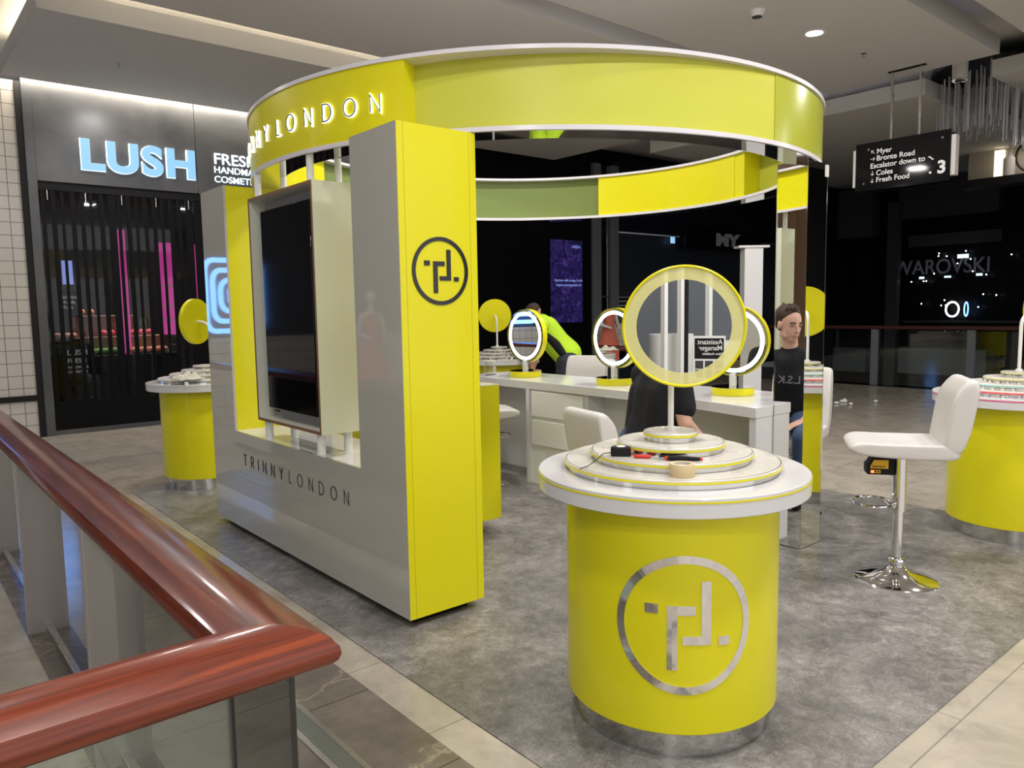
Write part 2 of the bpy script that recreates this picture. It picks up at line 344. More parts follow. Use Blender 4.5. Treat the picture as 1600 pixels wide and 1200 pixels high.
# blue neon sign on the neighbouring shop (seen only as a reflection in the gloss panel)
nb = thing('neon_sign', 'blue neon sign of nested rounded squares, mirrored in the grey gloss panel', 'sign', (-.33, 10.98, 1.75))
def rsq(h, r, n=8):
    out = []
    for (sx, sz, a0) in ((1, 1, 0), (-1, 1, 90), (-1, -1, 180), (1, -1, 270)):
        for k in range(n+1):
            a = math.radians(a0+90*k/n); out.append((.74*(sx*(h-r)+r*math.cos(a)), sz*(h-r)+r*math.sin(a)))
    return out+[out[0]]
for h in (.50, .36, .22):
    MB().strokes([rsq(h, .16)], .07, lambda u, v, d: (u, -d, v), 0, .02).build('neon_band', 'neon', nb, smooth=False)
MB().box(-.06, .06, -.02, 0, -.1, .1).build('neon_centre', 'neon', nb, smooth=False)
# front of the shop behind the photographer (mirrored in the round mirror)
wf = MB()
for y in (-1.4, -2.43, -2.68, -3.12, -4.3, -5.6): wf.box(-3.62, -3.54, y-.025, y+.025, .1, 3.2)
wf.box(-3.62, -3.54, -6.5, 1.2, 3.2, 3.35); wf.box(-3.62, -3.54, -6.5, 1.2, 0, .12)
struct(wf.build('window_1', 'white_m', smooth=False))
struct(MB().box(-5.9, -5.8, -6.8, 2, 0, 4.3).build('wall_behind', 'shopgrey', smooth=False))
def plinth(x, y, r, h, lb): tag(MB().disc(r, 0, h, 48).build('display_plinth', 'white_m'), lb, 'plinth').location = (x, y, 0)
plinth(-4.35, -3.1, .3, 1.12, 'white round plinth mirrored left of the poster in the round mirror')
plinth(-4.2, -3.85, .36, 1.0, 'white round plinth mirrored behind the rim band of the round mirror')
wf = MB(); wf.box(-3.60, -3.52, -2.755, -2.715, .1, 3.2)
struct(wf.build('trim_30', 'blackm', smooth=False))
wg = MB()
for a in (-1.55, -2.15): wg.box(-4.6, -4.56, a, a+.05, 1.0, 1.9)
wg.box(-4.6, -4.56, -2.15, -1.5, 1.0, 1.05); wg.box(-4.6, -4.56, -2.15, -1.5, 1.85, 1.9)
struct(wg.build('window_2', 'white_m', smooth=False))
struct(MB().box(-5.0, -4.0, -1.9, -.2, 0, .95).build('trim_31', 'warmwood', smooth=False))
po = thing('poster', 'black and white job poster mirrored in the round mirror', 'poster', (-3.42, -3.0, .0), math.radians(45))
MB().box(-.008, 0, -.2, .2, .55, 1.12).build('poster_board', 'white_m', po, smooth=False)
MB().box(0, .002, -.18, .18, .83, 1.09).build('poster_field', 'blackm', po, smooth=False)
for tx, zz, sz in (('Assistant', 1.015, .085), ('Manager', .94, .085), ('Now Available', .88, .042)):
    text_mesh('poster_text', tx, 'text', po, (.003, -.165, zz), (0, 1, 0), (0, 0, 1), sz, .001, .001)
for i in range(3):
    for j in range(2): MB().box(0, .002, -.17+i*.12, -.07+i*.12, .59+j*.115, .60+j*.115+.09).build('poster_icon', 'dgrey', po, smooth=False)

# ================================================================== SOAP SHOP FRONT
YF = 11.0
lf = thing('shopfront', 'dark steel shopfront with glowing LUSH sign above a slatted gate', 'shopfront', (1.5, YF, 0))
def L(b): # local offset helper
    return [(x-1.5, y-YF, z) for x, y, z in b]
def part(b, name, m, parent, off, **k):
    b.v = [(x-off[0], y-off[1], z-off[2]) for x, y, z in b.v]; return b.build(name, m, parent, **k)
O1 = (1.5, YF, 0)
part(MB().box(1.53, 1.60, 10.97, 11.1, 0, 4.3), 'edge_frame', 'blackm', lf, O1, smooth=False)
part(MB().box(1.60, 1.70, 10.96, 11.1, 0, 4.6), 'side_frame', 'darksteel', lf, O1, smooth=False)
part(MB().box(1.70, 3.60, 10.96, 11.1, 3.15, 4.6), 'fascia_panel', 'darksteel', lf, O1, bev=.003)
part(MB().box(3.61, 6.4, 10.96, 11.1, 3.15, 4.6), 'fascia_panel', 'darksteel', lf, O1, bev=.003)
part(MB().box(6.4, 6.6, 10.96, 11.1, 0, 4.3), 'side_frame', 'darksteel', lf, O1, smooth=False)
part(MB().box(1.70, 6.4, 10.98, 11.06, 0, .06), 'threshold', 'darksteel', lf, O1, smooth=False)
t = text_mesh('sign_letters', 'LUSH', 'lush', lf, (2.17-1.5, -.085, 3.345), (1, 0, 0), (0, 0, 1), .50, .04, .020, sx=1.10, spacing=1.13)
t = text_mesh('sign_letter_outline', 'LUSH', 'lushedge', lf, (2.17-1.5, -.062, 3.345), (1, 0, 0), (0, 0, 1), .50, .03, .026, sx=1.10, spacing=1.13)
text_mesh('tagline', 'FRESH', 'lushedge', lf, (3.83-1.5, -.06, 3.575), (1, 0, 0), (0, 0, 1), .21, .01, .002, sx=1.08)
text_mesh('tagline', 'HANDMADE', 'lushedge', lf, (3.83-1.5, -.06, 3.455), (1, 0, 0), (0, 0, 1), .125, .01, .001, sx=1.04)
text_mesh('tagline', 'COSMETICS', 'lushedge', lf, (3.83-1.5, -.06, 3.325), (1, 0, 0), (0, 0, 1), .125, .01, .001, sx=1.04)
gt = thing('security_gate', 'closed folding gate of tall black slats across the soap shop', 'gate', (1.7, 11.02, 0))
sl = None
for i in range(44):
    x = .03+i*.107; wd = .042+.010*math.sin(i*2.3)
    if i in (7, 16, 17): wd = .085
    MB().box(x, x+wd, -.012, .012, .06, 3.12).build('slat', 'black', gt, smooth=False)
MB().box(0, 4.7, -.004, .004, .06, 3.05).build('clear_panel', 'gate', gt, smooth=False)
MB().box(0, 4.7, -.02, .02, .06, .42).build('bottom_panel', 'black', gt, smooth=False)
MB().box(0, 4.7, -.03, .03, 3.05, 3.15).build('head_track', 'blackm', gt, smooth=False)
for i in range(11): MB().tube([(.1+i*.42, -.02, 3.05), (.1+i*.42, -.02, 2.93)], .006, 6).build('hanger_pin', 'steel', gt)
# interior
sh = MB(); sh.box(1.6, 6.6, 14.8, 14.9, 0, 4.3); sh.box(1.5, 1.6, 11.1, 14.9, 0, 4.3); sh.box(6.6, 6.7, 11.1, 14.9, 0, 4.3)
struct(sh.build('wall_interior', 'blackm', smooth=False))
struct(MB().box(1.5, 6.7, 11.1, 14.9, 3.6, 3.7).build('ceiling_interior', 'dgrey', smooth=False))
struct(MB().box(1.5, 6.7, 11.1, 14.9, -.05, 0).build('floor_interior', 'warmwood', smooth=False))
for i, x in enumerate((2.3, 2.75, 3.1, 3.45, 3.8, 4.1)):
    d = tag(MB().disc(.07, 0, .05, 24).build('spot_lamp', 'lens'), ['small lit ceiling lamp inside the soap shop, %s' % q for q in ('leftmost', 'second from left', 'third from left', 'third from right', 'second from right', 'rightmost')][i], 'lamp'); d.location = (x, 12.2+.2*(i % 2), 3.55)
    area((x, 12.25, 3.5), .15, .15, 16, (1, .9, .8))
def post(name, label, cat, x, y, z0, z1, wdt, m, txt=(), nx=0):
    t = thing(name, label, cat, (x, y, 0))
    MB().box(-wdt/2, wdt/2, -.01, .01, z0, z1).build('board', m, t, smooth=False)
    for (s, zz, sz) in txt: text_mesh('lettering', s, 'text', t, (-wdt/2+.03, -.013, zz), (1, 0, 0), (0, 0, 1), sz, .002, .001)
    return t
post('hanging_banner', 'narrow pink banner behind the middle slats of the gate', 'banner', 2.82, 11.9, .75, 2.7, .09, 'pinkposter')
post('hanging_banner', 'tall pink and white poster right of the narrow pink banner', 'banner', 3.42, 12.0, 1.2, 2.55, .22, 'pinkposter', (('NAKED', 1.9, .06), ('FRESH', 1.6, .06), ('VEGAN', 1.4, .06)))
post('hanging_banner', 'pink poster behind the gate nearest the yellow round mirror', 'banner', 3.88, 12.1, 1.3, 2.55, .18, 'pinkposter')
post('window_notice', 'small black notice reading Sanitise Hands Here', 'sign', 1.98, 11.09, 1.48, 1.82, .26, 'blackm', (('Sanitise', 1.72, .062), ('Hands', 1.655, .062), ('Here', 1.59, .062)))
post('window_notice', 'black notice with white LUSH FRESH lettering low behind the gate', 'sign', 2.02, 11.09, .68, 1.14, .30, 'blackm', (('LUSH', 1.0, .10), ('FRESH', .90, .08), ('HANDMADE', .83, .042), ('COSMETICS', .77, .042)))
post('wall_screen', 'small blue lit screen above the hand sanitiser notice', 'screen', 1.98, 11.12, 1.9, 2.2, .12, 'screentext')
dt = thing('display_table', 'dark stepped market table heaped with coloured bath bombs', 'table', (2.6, 12.05, 0))
MB().box(-.7, .85, -.35, .35, 0, .95).build('table_body', 'blackm', dt, bev=.01)
MB().box(-.55, .75, -.05, .35, .95, 1.2).build('upper_step', 'warmwood', dt, bev=.01)
MB().box(-.45, .4, .12, .35, 1.2, 1.5).build('top_step', 'warmwood', dt, bev=.01)
bc = {}
def bombs(colr, name, x0, x1, y, z, n, rows, label, group, rr=.045):
    m = mat('bomb_'+name, colr, .8); first = None
    for k in range(n):
        x = x0+(x1-x0)*((k % (n//rows))+.5*((k//(n//rows)) % 2))/(n//rows); lay = k//(n//rows)
        if first is None:
            b = MB().ball((0, 0, 0), rr, nu=12, nv=8).build('bath_bomb', m); o = first = tag(b, label, 'bath bomb', group)
        else:
            o = first.copy(); C.objects.link(o)
        o.location = (x, y+.075*lay, z+rr+.004)
bombs((.14, .32, .10), 'green', 2.25, 2.75, 11.78, .95, 15, 3, 'green bath bomb in the round heap at the front of the soap table', 'green bath bombs')
bombs((.75, .32, .22), 'pink', 2.85, 3.35, 11.78, .95, 15, 3, 'pale pink bath bomb right of the green heap', 'pale pink bath bombs')
bombs((.80, .10, .16), 'red', 2.55, 3.25, 12.06, 1.2, 7, 1, 'red bath bomb on the second step of the soap table', 'red bath bombs')
bombs((.75, .25, .10), 'orange', 2.2, 2.55, 12.22, 1.5, 3, 1, 'orange bath bomb on the top step of the soap table', 'orange bath bombs')
bt = tag(MB().box(1.85, 2.12, 11.4, 11.65, 0, 1.2).build('display_crate', 'blackm', bev=.01), 'dark crate of peach coloured soaps behind the gate edge', 'crate')
bombs((.72, .34, .22), 'peach', 1.89, 2.12, 11.45, 1.2, 9, 3, 'peach coloured soap ball on the dark crate at the gate edge', 'peach soap balls', .036)
for j, (x, lb) in enumerate(((2.7, 'left'), (3.0, 'middle'), (3.3, 'right'))):
    tag(MB().box(x-.11, x+.11, 11.9, 12.0, .95, .985).build('price_card', 'text', smooth=False), 'white price card lying on the soap table, %s of three' % lb, 'card')

# ================================================================== DARK SHOPS BEYOND (same wall line)
av = thing('shopfront', 'unlit black shopfront holding the violet video screen', 'shopfront', (8, YF, 0))
part(MB().box(6.72, 11.38, 10.98, 11.2, 0, 4.42), 'dark_wall', 'black', av, (8, YF, 0), smooth=False)
sc = thing('video_screen', 'tall violet video screen with small AVEDA wording', 'screen', (10.65, 10.95, 0))
def f_scr(nt, v):
    a = cramp(nt, noise(nt, v, 6, 6, .7, 1.5), [(.35, (.004, .004, .02)), (.55, (.03, .02, .14)), (.72, (.16, .07, .42))]); return a
sm = ramp_mat('violet_screen', f_scr, .3); _b = sm.node_tree.nodes['Principled BSDF']; _l = _b.inputs['Base Color'].links[0].from_socket
sm.node_tree.links.new(_l, _b.inputs['Emission Color']); _b.inputs['Emission Strength'].default_value = .28
MB().box(-.47, .47, 0, .03, 1.18, 2.86).build('bezel', 'black', sc, smooth=False)
MB().box(-.44, .44, -.006, 0, 1.21, 2.83).build('display', sm, sc, smooth=False)
text_mesh('caption', 'AVEDA', 'screentext', sc, (.14, -.01, 2.68), (1, 0, 0), (0, 0, 1), .075, .002)
text_mesh('caption', 'Hydrate with omega-5-rich', 'screentext', sc, (-.34, -.01, 2.02), (1, 0, 0), (0, 0, 1), .07, .002)
text_mesh('caption', 'organic pomegranate oil', 'screentext', sc, (-.30, -.01, 1.93), (1, 0, 0), (0, 0, 1), .07, .002)
gp = thing('glass_column', 'narrow glazed shop column with two steel posts beside the dark screen', 'column', (11.8, YF, 0))
for x0, x1 in ((11.40, 11.60), (11.93, 12.13)): part(MB().box(x0, x1, 10.9, 11.05, 0, 4.4), 'steel_post', 'shopgrey', gp, (11.8, YF, 0), bev=.004)
part(MB().box(11.6, 11.93, 10.97, 10.98, 0, 3.3), 'glass_pane', 'gate', gp, (11.8, YF, 0), smooth=False)
part(MB().box(11.6, 11.93, 11.05, 11.1, 0, 4.4), 'back_panel', 'navy', gp, (11.8, YF, 0), smooth=False)
for z in (1.25, 1.7, 3.3, 3.7): part(MB().box(11.6, 11.93, 10.95, 11.05, z, z+.04), 'shelf', 'dgrey', gp, (11.8, YF, 0), smooth=False)
su = thing('roller_shutter', 'lowered dark roller shutter behind the round mirror', 'shutter', (12.13, YF, 0))
b = MB()
for k in range(34): b.box(12.13, 19, 10.99-.012*(k % 2), 11.05, k*.09, k*.09+.088)
part(b, 'shutter_curtain', 'shutter', su, (12.13, YF, 0), smooth=False)
part(MB().box(12.13, 19, 10.9, 11.1, 3.08, 4.6), 'bulkhead', 'navy', su, (12.13, YF, 0), smooth=False)
sg = thing('hanging_sign', 'black box sign with dim block letters MY on the shutter', 'sign', (15.5, 10.8, 2.8))
MB().box(-1.37, 1.64, -.1, .08, 0, .46).build('sign_box', 'black', sg, bev=.01)
text_mesh('sign_letters', 'MY', 'textdim', sg, (-.25, -.115, .1), (1, 0, 0), (0, 0, 1), .38, .02, .02, sx=1.7)
tag(MB().box(-.07, .07, -.02, 0, 0, .14).build('exit_lamp', 'lush', smooth=False), 'tiny blue lit lamp left of the dim MY sign', 'lamp').location = (13.9, 10.9, 2.9)
struct(MB().box(19, 30, 11, 11.2, -4.4, 4.8).build('wall_beyond', 'navy', smooth=False))
struct(MB().box(6.7, 19, 11.22, 11.4, 4.43, 4.8).build('wall_upper', 'black', smooth=False))

# ================================================================== VOID, BALUSTRADE AND FAR SIDE
bl = thing('balustrade', 'far glass balustrade with dark timber rail along the void', 'balustrade', (14.05, 2, 0))
for y in (1.6, 3.2, 4.8, 6.4, 8.0): MB().box(-.03, .03, y-2.06, y-1.94, -.3, 1.02).build('post', 'shopgrey', bl, bev=.003)
MB().box(-.045, .045, -2, 6.85, 1.02, 1.09).build('handrail', mat('dark_rail', (.05, .012, .008), .35), bl, bev=.015)
for k in range(4): MB().box(.03, .042, 1.62+k*1.6-2+.02, 3.2+k*1.6-2-.02, -.05, 1.0).build('glass_panel', 'glass', bl, smooth=False)
fs = thing('shopfront', 'distant black jewellery shopfront with dim SWAROVSKI letters', 'shopfront', (22, 8, 0))
O3 = (22, 8, 0)
part(MB().box(22, 22.2, 5.5, 14, -4.4, 8), 'dark_wall', 'black', fs, O3, smooth=False)
part(MB().box(21.6, 22, 6.9, 9.3, 3.75, 5.2), 'upper_fascia', 'dgrey', fs, O3, smooth=False)
part(MB().box(21.6, 22, 10.0, 14, 3.35, 4.7), 'upper_fascia', 'dgrey', fs, O3, smooth=False)
part(MB().box(21.5, 22, 7.0, 9.15, -.42, .27), 'floor_fascia', mat('pale_fascia', (.12, .13, .15), .5), fs, O3, smooth=False)
part(MB().box(21.5, 22, 10.05, 14, -.45, .22), 'floor_fascia', bpy.data.materials['pale_fascia'], fs, O3, smooth=False)
part(MB().box(21.4, 21.6, 9.2, 9.5, -4, 4.2), 'column', 'dgrey', fs, O3, smooth=False)
part(MB().box(21.9, 22, 6.9, 9.15, 3.0, 3.3), 'soffit', 'dgrey', fs, O3, smooth=False)
M['swlet'] = mat('faint_letters', (.08, .08, .09), .4, emit=(.3, .32, .4), es=.045)
text_mesh('shop_letters', 'SWAROVSKI', 'swlet', fs, (-.06, 9.75-8, 2.25), (0, -1, 0), (0, 0, 1), .55, .03, .002, sx=.86)
part(MB().box(21.6, 22, 6.2, 9.1, .95, 1.0), 'display_counter', 'dgrey', fs, O3, smooth=False)
lr = thing('lit_mirror', 'two small glowing oval mirrors on the distant shop counter', 'mirror', (21.7, 7.75, 1.0))
def ringpath(rx, rz, n=40, c=(0, 0, 0)): return [(c[0], c[1]+rx*math.cos(2*PI*k/n), c[2]+rz*math.sin(2*PI*k/n)) for k in range(n)]
MB().tube(ringpath(.155, .19, c=(0, .15, .3)), .022, 8, closed=True).build('lit_ring', 'led', lr)
MB().tube(ringpath(.045, .18, c=(0, -.18, .3)), .016, 8, closed=True).build('lit_ring', 'neon', lr)
MB().tube([(0, .15, 0), (0, .15, .12)], .02, 8).build('stand', 'dgrey', lr); MB().tube([(0, -.18, 0), (0, -.18, .13)], .015, 8).build('stand', 'dgrey', lr)
rnd = random.Random(3); st = None
for k in range(20):
    y = rnd.uniform(6.6, 9.0); z = rnd.uniform(1.3, 2.9)
    if st is None: o = st = tag(MB().ball((0, 0, 0), .016, nu=8, nv=6).build('spark_light', 'lens'), 'pinpoint light scattered in the dark distant shop', 'light', 'pinpoint lights in the distant shop')
    else: o = st.copy(); C.objects.link(o)
    o.location = (21.8, y, z)
for (y, z, wd, h, lb) in ((8.75, 2.12, .12, .06, 'left'), (8.1, 2.13, .16, .05, 'middle'), (7.35, 2.15, .14, .06, 'right'), (7.75, 2.62, .26, .10, 'upper')):
    tag(MB().box(21.84, 21.87, y-wd/2, y+wd/2, z, z+h).build('lit_showcase', 'lushedge', smooth=False), 'small white lit showcase in the distant jewellery shop, %s one' % lb, 'showcase')
tag(MB().box(21.83, 21.87, 11.3, 11.95, 1.2, 1.3).build('lit_display', 'screentext', smooth=False), 'dim violet strip display in the distant shop at left', 'display')
# upper floor window display right of the hanging sign
uw = thing('display_window', 'lit upper floor window with bicycles behind the hanging sign', 'window display', (16, 4.15, 3.75))
MB().box(.3, .35, -.8, 1.6, 0, 1.3).build('back_wall', mat('window_back', (.35, .32, .26), .6), uw, smooth=False)
MB().box(-.1, .35, -.8, 1.6, -.15, 0).build('sill', 'blackm', uw, smooth=False)
MB().box(.1, .2, .95, 1.1, 0, .5).build('lit_panel', 'warmlight', uw, smooth=False)
for yy in (.45, -.35):
    MB().tube([(.1, yy+.3*math.cos(2*PI*k/28), .33+.3*math.sin(2*PI*k/28)) for k in range(28)], .02, 6, closed=True).build('bicycle_wheel', 'blackm', uw)
MB().tube([(.1, .45, .33), (.1, .25, .75), (.1, -.15, .75), (.1, -.35, .33), (.1, .1, .3), (.1, .25, .75)], .018, 6).build('bicycle_frame', 'dgrey', uw)
MB().ball((.1, .85, .62), .07, .07, .10).build('mannequin_head', 'cream', uw); MB().lathe([(0, .52), (.03, .5), (.04, .4), (.1, .32), (.1, 0), (0, 0)], 16, .1, .85).build('mannequin_bust', 'cream', uw)
MB().box(0, .1, -.55, -.3, .02, .12).build('orange_box', mat('orange', (.7, .16, .03), .5), uw, smooth=False)
area((15.7, 4.6, 4.25), 1.2, .3, 5, (1, .9, .8))

# ================================================================== CEILING FIXTURES
def downlight(x, y, label, on=True, r=.115):
    t = thing('downlight', label, 'ceiling light', (x, y, 4.3))
    MB().lathe([(r*.72, -.002), (r, -.004), (r*1.02, 0), (r*.70, 0)], 40, closed_prof=True).build('trim_ring', 'white_m', t)
    MB().disc(r*.74, -.003, 0, 32).build('lens', 'lens' if on else 'dgrey', t)
downlight(7.75, 4.25, 'glowing round downlight in the right ceiling panel')
sd = thing('smoke_detector', 'round white smoke detector left of the glowing downlight', 'smoke detector', (6.73, 4.28, 4.3))
MB().lathe([(0, -.055), (.045, -.055), (.06, -.03), (.07, -.02), (.075, 0), (0, 0)], 32).build('housing', 'white_m', sd); MB().disc(.05, -.06, -.055, 24).build('sensor_cap', 'dgrey', sd)
def sprinkler(x, y, lb):
    t = thing('sprinkler_head', lb, 'sprinkler', (x, y, 4.3))
    MB().disc(.03, -.005, 0, 20).build('escutcheon', 'steel', t); MB().tube([(0, 0, -.005), (0, 0, -.045)], .007, 8).build('nozzle', 'steel', t); MB().disc(.016, -.05, -.045, 12).build('deflector', 'steel', t)
sprinkler(8.80, 4.23, 'small sprinkler head near the hanging sign poles'); sprinkler(2.36, 9.57, 'small sprinkler head above the LUSH sign')
cy = thing('surface_downlight', 'cream cylinder light beside the crystal chandelier', 'ceiling light', (10.66, 3.9, 4.32))
MB().disc(.088, -.07, .46, 40).build('can', 'cream', cy); MB().lathe([(.07, -.074), (.090, -.074), (.090, -.064), (.07, -.064)], 32, closed_prof=True).build('bezel', 'chrome', cy); MB().disc(.07, -.073, -.071, 20).build('lens', 'dgrey', cy)
chd = thing('chandelier', 'crystal chandelier of many hanging clear rods', 'chandelier', (11.95, 3.84, 4.3))
MB().disc(.85, .3, .36, 48).build('ceiling_plate', 'black', chd)
rod = None; rr = random.Random(5)
for k in range(98):
    a = k*2.39996; r_ = .78*math.sqrt((k+.5)/98); h = .62+.24*rr.random()
    if rod is None: o = rod = MB().tube([(0, 0, 0), (0, 0, -.70)], [.011, .008], 8).build('crystal_rod', 'rod', chd)
    else: o = rod.copy(); C.objects.link(o); o.parent = chd
    o.location = (r_*math.cos(a), r_*math.sin(a), (.3 if 3.84+r_*math.sin(a) > 3.70 else 0)-.12*rr.random())
# hanging wayfinding sign
ws = thing('hanging_sign', 'black hanging direction sign lettered Myer and Bronte Road', 'sign', (9.72, 4.17, 2.9))
MB().box(-.012, 0, -.55, .56, 0, .585).build('face_panel', 'screen', ws, smooth=False)
MB().box(.10, .112, -.55, .56, -.02, .565).build('rear_panel', 'black', ws, smooth=False)
MB().box(0, .10, -.60, .60, .06, .52).build('core_box', 'cream', ws, bev=.004)
for yy in (.16, -.17): MB().box(.035, .065, yy-.014, yy+.014, .52, 1.40).build('hanger_pole', 'chrome', ws, bev=.003)
MB().box(.02, .08, -.22, .21, 1.39, 1.40).build('ceiling_plate', 'blackm', ws, smooth=False)
for (yy, zz) in ((.40, .50), (-.46, .50), (.45, .09), (-.34, .115)): MB().tube([(-.012, yy, zz), (-.02, yy, zz)], .014, 12).build('stud', 'chrome', ws)
def wt(s, y, z, size, off=.0012): text_mesh('lettering', s, 'text', ws, (-.0145, y, z), (0, -1, 0), (0, 0, 1), size, .002, off)
wt('Myer', .30, .435, .088); wt('Bronte Road', .30, .352, .088); wt('Escalator down to', .375, .265, .088); wt('Coles', .30, .175, .088); wt('Fresh Food', .30, .09, .088); wt('3', -.41, .10, .20, .007)
def arrow(cyy, cz, ang):
    c, s = math.cos(ang), math.sin(ang)
    def fm(u, v, d): return (-.0135-d, cyy-(u*c-v*s), cz+(u*s+v*c))
    MB().strokes([[(-.028, 0), (.026, 0)], [(.004, .02), (.026, 0), (.004, -.02)]], .006, fm, 0, .002).build('arrow', 'text', ws, smooth=False)
arrow(.345, .462, math.radians(135)); arrow(.345, .38, 0); arrow(.345, .205, -PI/2); arrow(.345, .115, -PI/2)
MB().strokes([[(-.03, .015), (-.01, .015), (.015, -.015), (.03, -.015)]], .012, lambda u, v, d: (-.0135-d, -.34-u, .285+v), 0, .002).build('escalator_icon', 'text', ws, smooth=False)

# ================================================================== FOREGROUND BALUSTRADE
rail = thing('balustrade', 'near glass balustrade with glossy red timber handrail turning a corner', 'balustrade', (.5, 1.25, 0))
prof = []   # handrail section: across u (-.1..+.085), up v
def _pp():
    h = []
    for k in range(7): a = math.radians(-100+k*190/6); h.append((.068+.024*math.cos(a), -.022+.026*math.sin(a)))
    crown = [(.05, .020), (.025, .0265), (0, .029)]
    right = h[:-1]+[(.080, .004)]+crown
    left = [(-u, v) for u, v in reversed(right[:-1])]
    return [(-u, v) for u, v in (right+left)]
pp = _pp()
# leg along Y: from mitre to far; leg along X: from mitre to the left
xc, yc = .532, 1.338
zc = .895
def bar(section, p0, p1, dirm):
    return None
b = MB(); m = len(pp)
vs = []
for (u, v) in pp: vs.append((xc-u-.5, yc-u*1.0-1.25, zc+v))      # mitre: outer corner x+,y-  (u<0 is outer)
for (u, v) in pp: vs.append((xc-u-.5, 9.0, zc+v))
b.add(vs, [(j, (j+1) % m, m+(j+1) % m, m+j) for j in range(m)]+[tuple(range(m)), tuple(range(m, 2*m))])
b.v = [(x, y, z) for x, y, z in b.v]
# outer side: x = xc+.08 when u=-.08 ; y there = yc-.08 -> need outer corner lower in y
b.v = [(xc-u-.5, (yc+u-1.25) if i < m else 9.0, zc+v) for i, (u, v) in enumerate(pp*2)]
b.build('handrail_long', 'wood', rail, angle=50)
b = MB(); b.add([(xc-u-.5, yc+u-1.25, zc+v) for u, v in pp]+[(-4.0, yc+u-1.25, zc+v) for u, v in pp], [(j, (j+1) % m, m+(j+1) % m, m+j) for j in range(m)]+[tuple(range(m)), tuple(range(m, 2*m))])
b.build('handrail_short', 'wood2', rail, angle=50)
for y0, y1 in ((1.32, 2.9), (2.92, 4.5), (4.52, 6.1), (6.12, 7.7)): MB().box(.05, .062, y0-1.25, y1-1.25, .01, .89).build('glass_panel', 'glass', rail, smooth=False)
MB().box(-3.5, -.055, .08, .092, .01, .89).build('glass_panel', 'glass', rail, smooth=False)
MB().box(-.055, -.049, .0795, .0925, .01, .89).build('glass_edge', mat('glass_edge', (.01, .012, .014), .2), rail, smooth=False)
for y in (4.15, 2.72, 5.75): MB().box(-.035, .075, y-1.25-.02, y-1.25+.02, 0, .885).build('post', 'postp', rail, bev=.004)
MB().box(.036, .076, .1, 7.4, 0, .04).build('base_channel', 'steel', rail, bev=.003)
MB().box(-3.5, -.05, .066, .106, 0, .04).build('base_channel', 'steel', rail, bev=.003)

# ================================================================== KIOSK: logo and letters
LOGO = [(-.575, -.385, .16, .30), (-.115, .14, .15, .285), (-.26, -.115, -.645, .285), (.225, .365, -.275, .635), (-.04, .225, -.275, -.15), (.48, .65, -.295, -.17)]
def logo(fm, parent, mname, d1=.004):
    n = 72
    MB().strokes([[(.945*math.cos(2*PI*k/n), .945*math.sin(2*PI*k/n)) for k in range(n)]+[(.945, 0.0)]], .115, fm, 0, d1).build('logo_ring', mname, parent, angle=40)
    def quad(u0, u1, v0, v1):
        N = max(1, int((u1-u0)/.05)); b = MB(); vs = []
        for i in range(N+1):
            u = u0+(u1-u0)*i/N; vs += [fm(u, v0, 0), fm(u, v1, 0), fm(u, v0, d1), fm(u, v1, d1)]
        fs = []
        for i in range(N): p, q = i*4, i*4+4; fs += [(p, p+1, q+1, q), (p+2, q+2, q+3, p+3), (p, q, q+2, p+2), (p+1, p+3, q+3, q+1)]
        fs += [(0, 2, 3, 1), (N*4, N*4+1, N*4+3, N*4+2)]
        b.add(vs, fs); return b
    for nm, qs in (('logo_dot', LOGO[0:1]), ('logo_letter_t', LOGO[1:3]), ('logo_letter_l', LOGO[3:5]), ('logo_dot', LOGO[5:6])):
        B = MB()
        for i, q in enumerate(qs):
            k = quad(*q)
            if i: k.v = [tuple(Vector(v)*1.0+Vector((0, 0, 0))) for v in k.v]
            B.add(k.v, k.f)
        B.build(nm, mname, parent, smooth=False)
def arc(cx, cz, rx, rz, a0, a1, n): return [(cx+rx*math.cos(math.radians(a0+(a1-a0)*k/n)), cz+rz*math.sin(math.radians(a0+(a1-a0)*k/n))) for k in range(n+1)]
o_ = arc(.5, .5, .46, .5, 90, 450, 28); o_[-1] = o_[0]
GL = {'T': ([[(0, 1), (.6, 1)], [(.3, 1), (.3, 0)]], .6), 'R': ([[(0, 0), (0, 1), (.28, 1)]+arc(.28, .74, .26, .26, 90, -90, 10)+[(0, .48)], [(.28, .48), (.58, 0)]], .58),
      'I': ([[(0, 0), (0, 1)]], 0), 'N': ([[(0, 0), (0, 1), (.66, 0), (.66, 1)]], .66), 'Y': ([[(0, 1), (.32, .48), (.64, 1)], [(.32, .48), (.32, 0)]], .64),
      'L': ([[(0, 1), (0, 0), (.42, 0)]], .42), 'O': ([o_], 1.0), 'D': ([[(0, 0), (0, 1), (.25, 1)]+arc(.25, .5, .5, .5, 90, -90, 16)+[(0, 0)]], .75)}
def letters(txt, xs, h, fm, th, d0, d1, name, mname, parent, bold=None):
    for ch_, x in zip(txt, xs):
        pls, wd = GL[ch_[0]]; B = MB()
        t_ = th*(bold if (bold and x < xs[6]) else 1)
        for pl in pls: B.strokes([[(x+(u-wd/2)*h, v*h-h/2) for u, v in pl]], t_, fm, d0, d1)
        B.build(name, mname, parent, smooth=False)

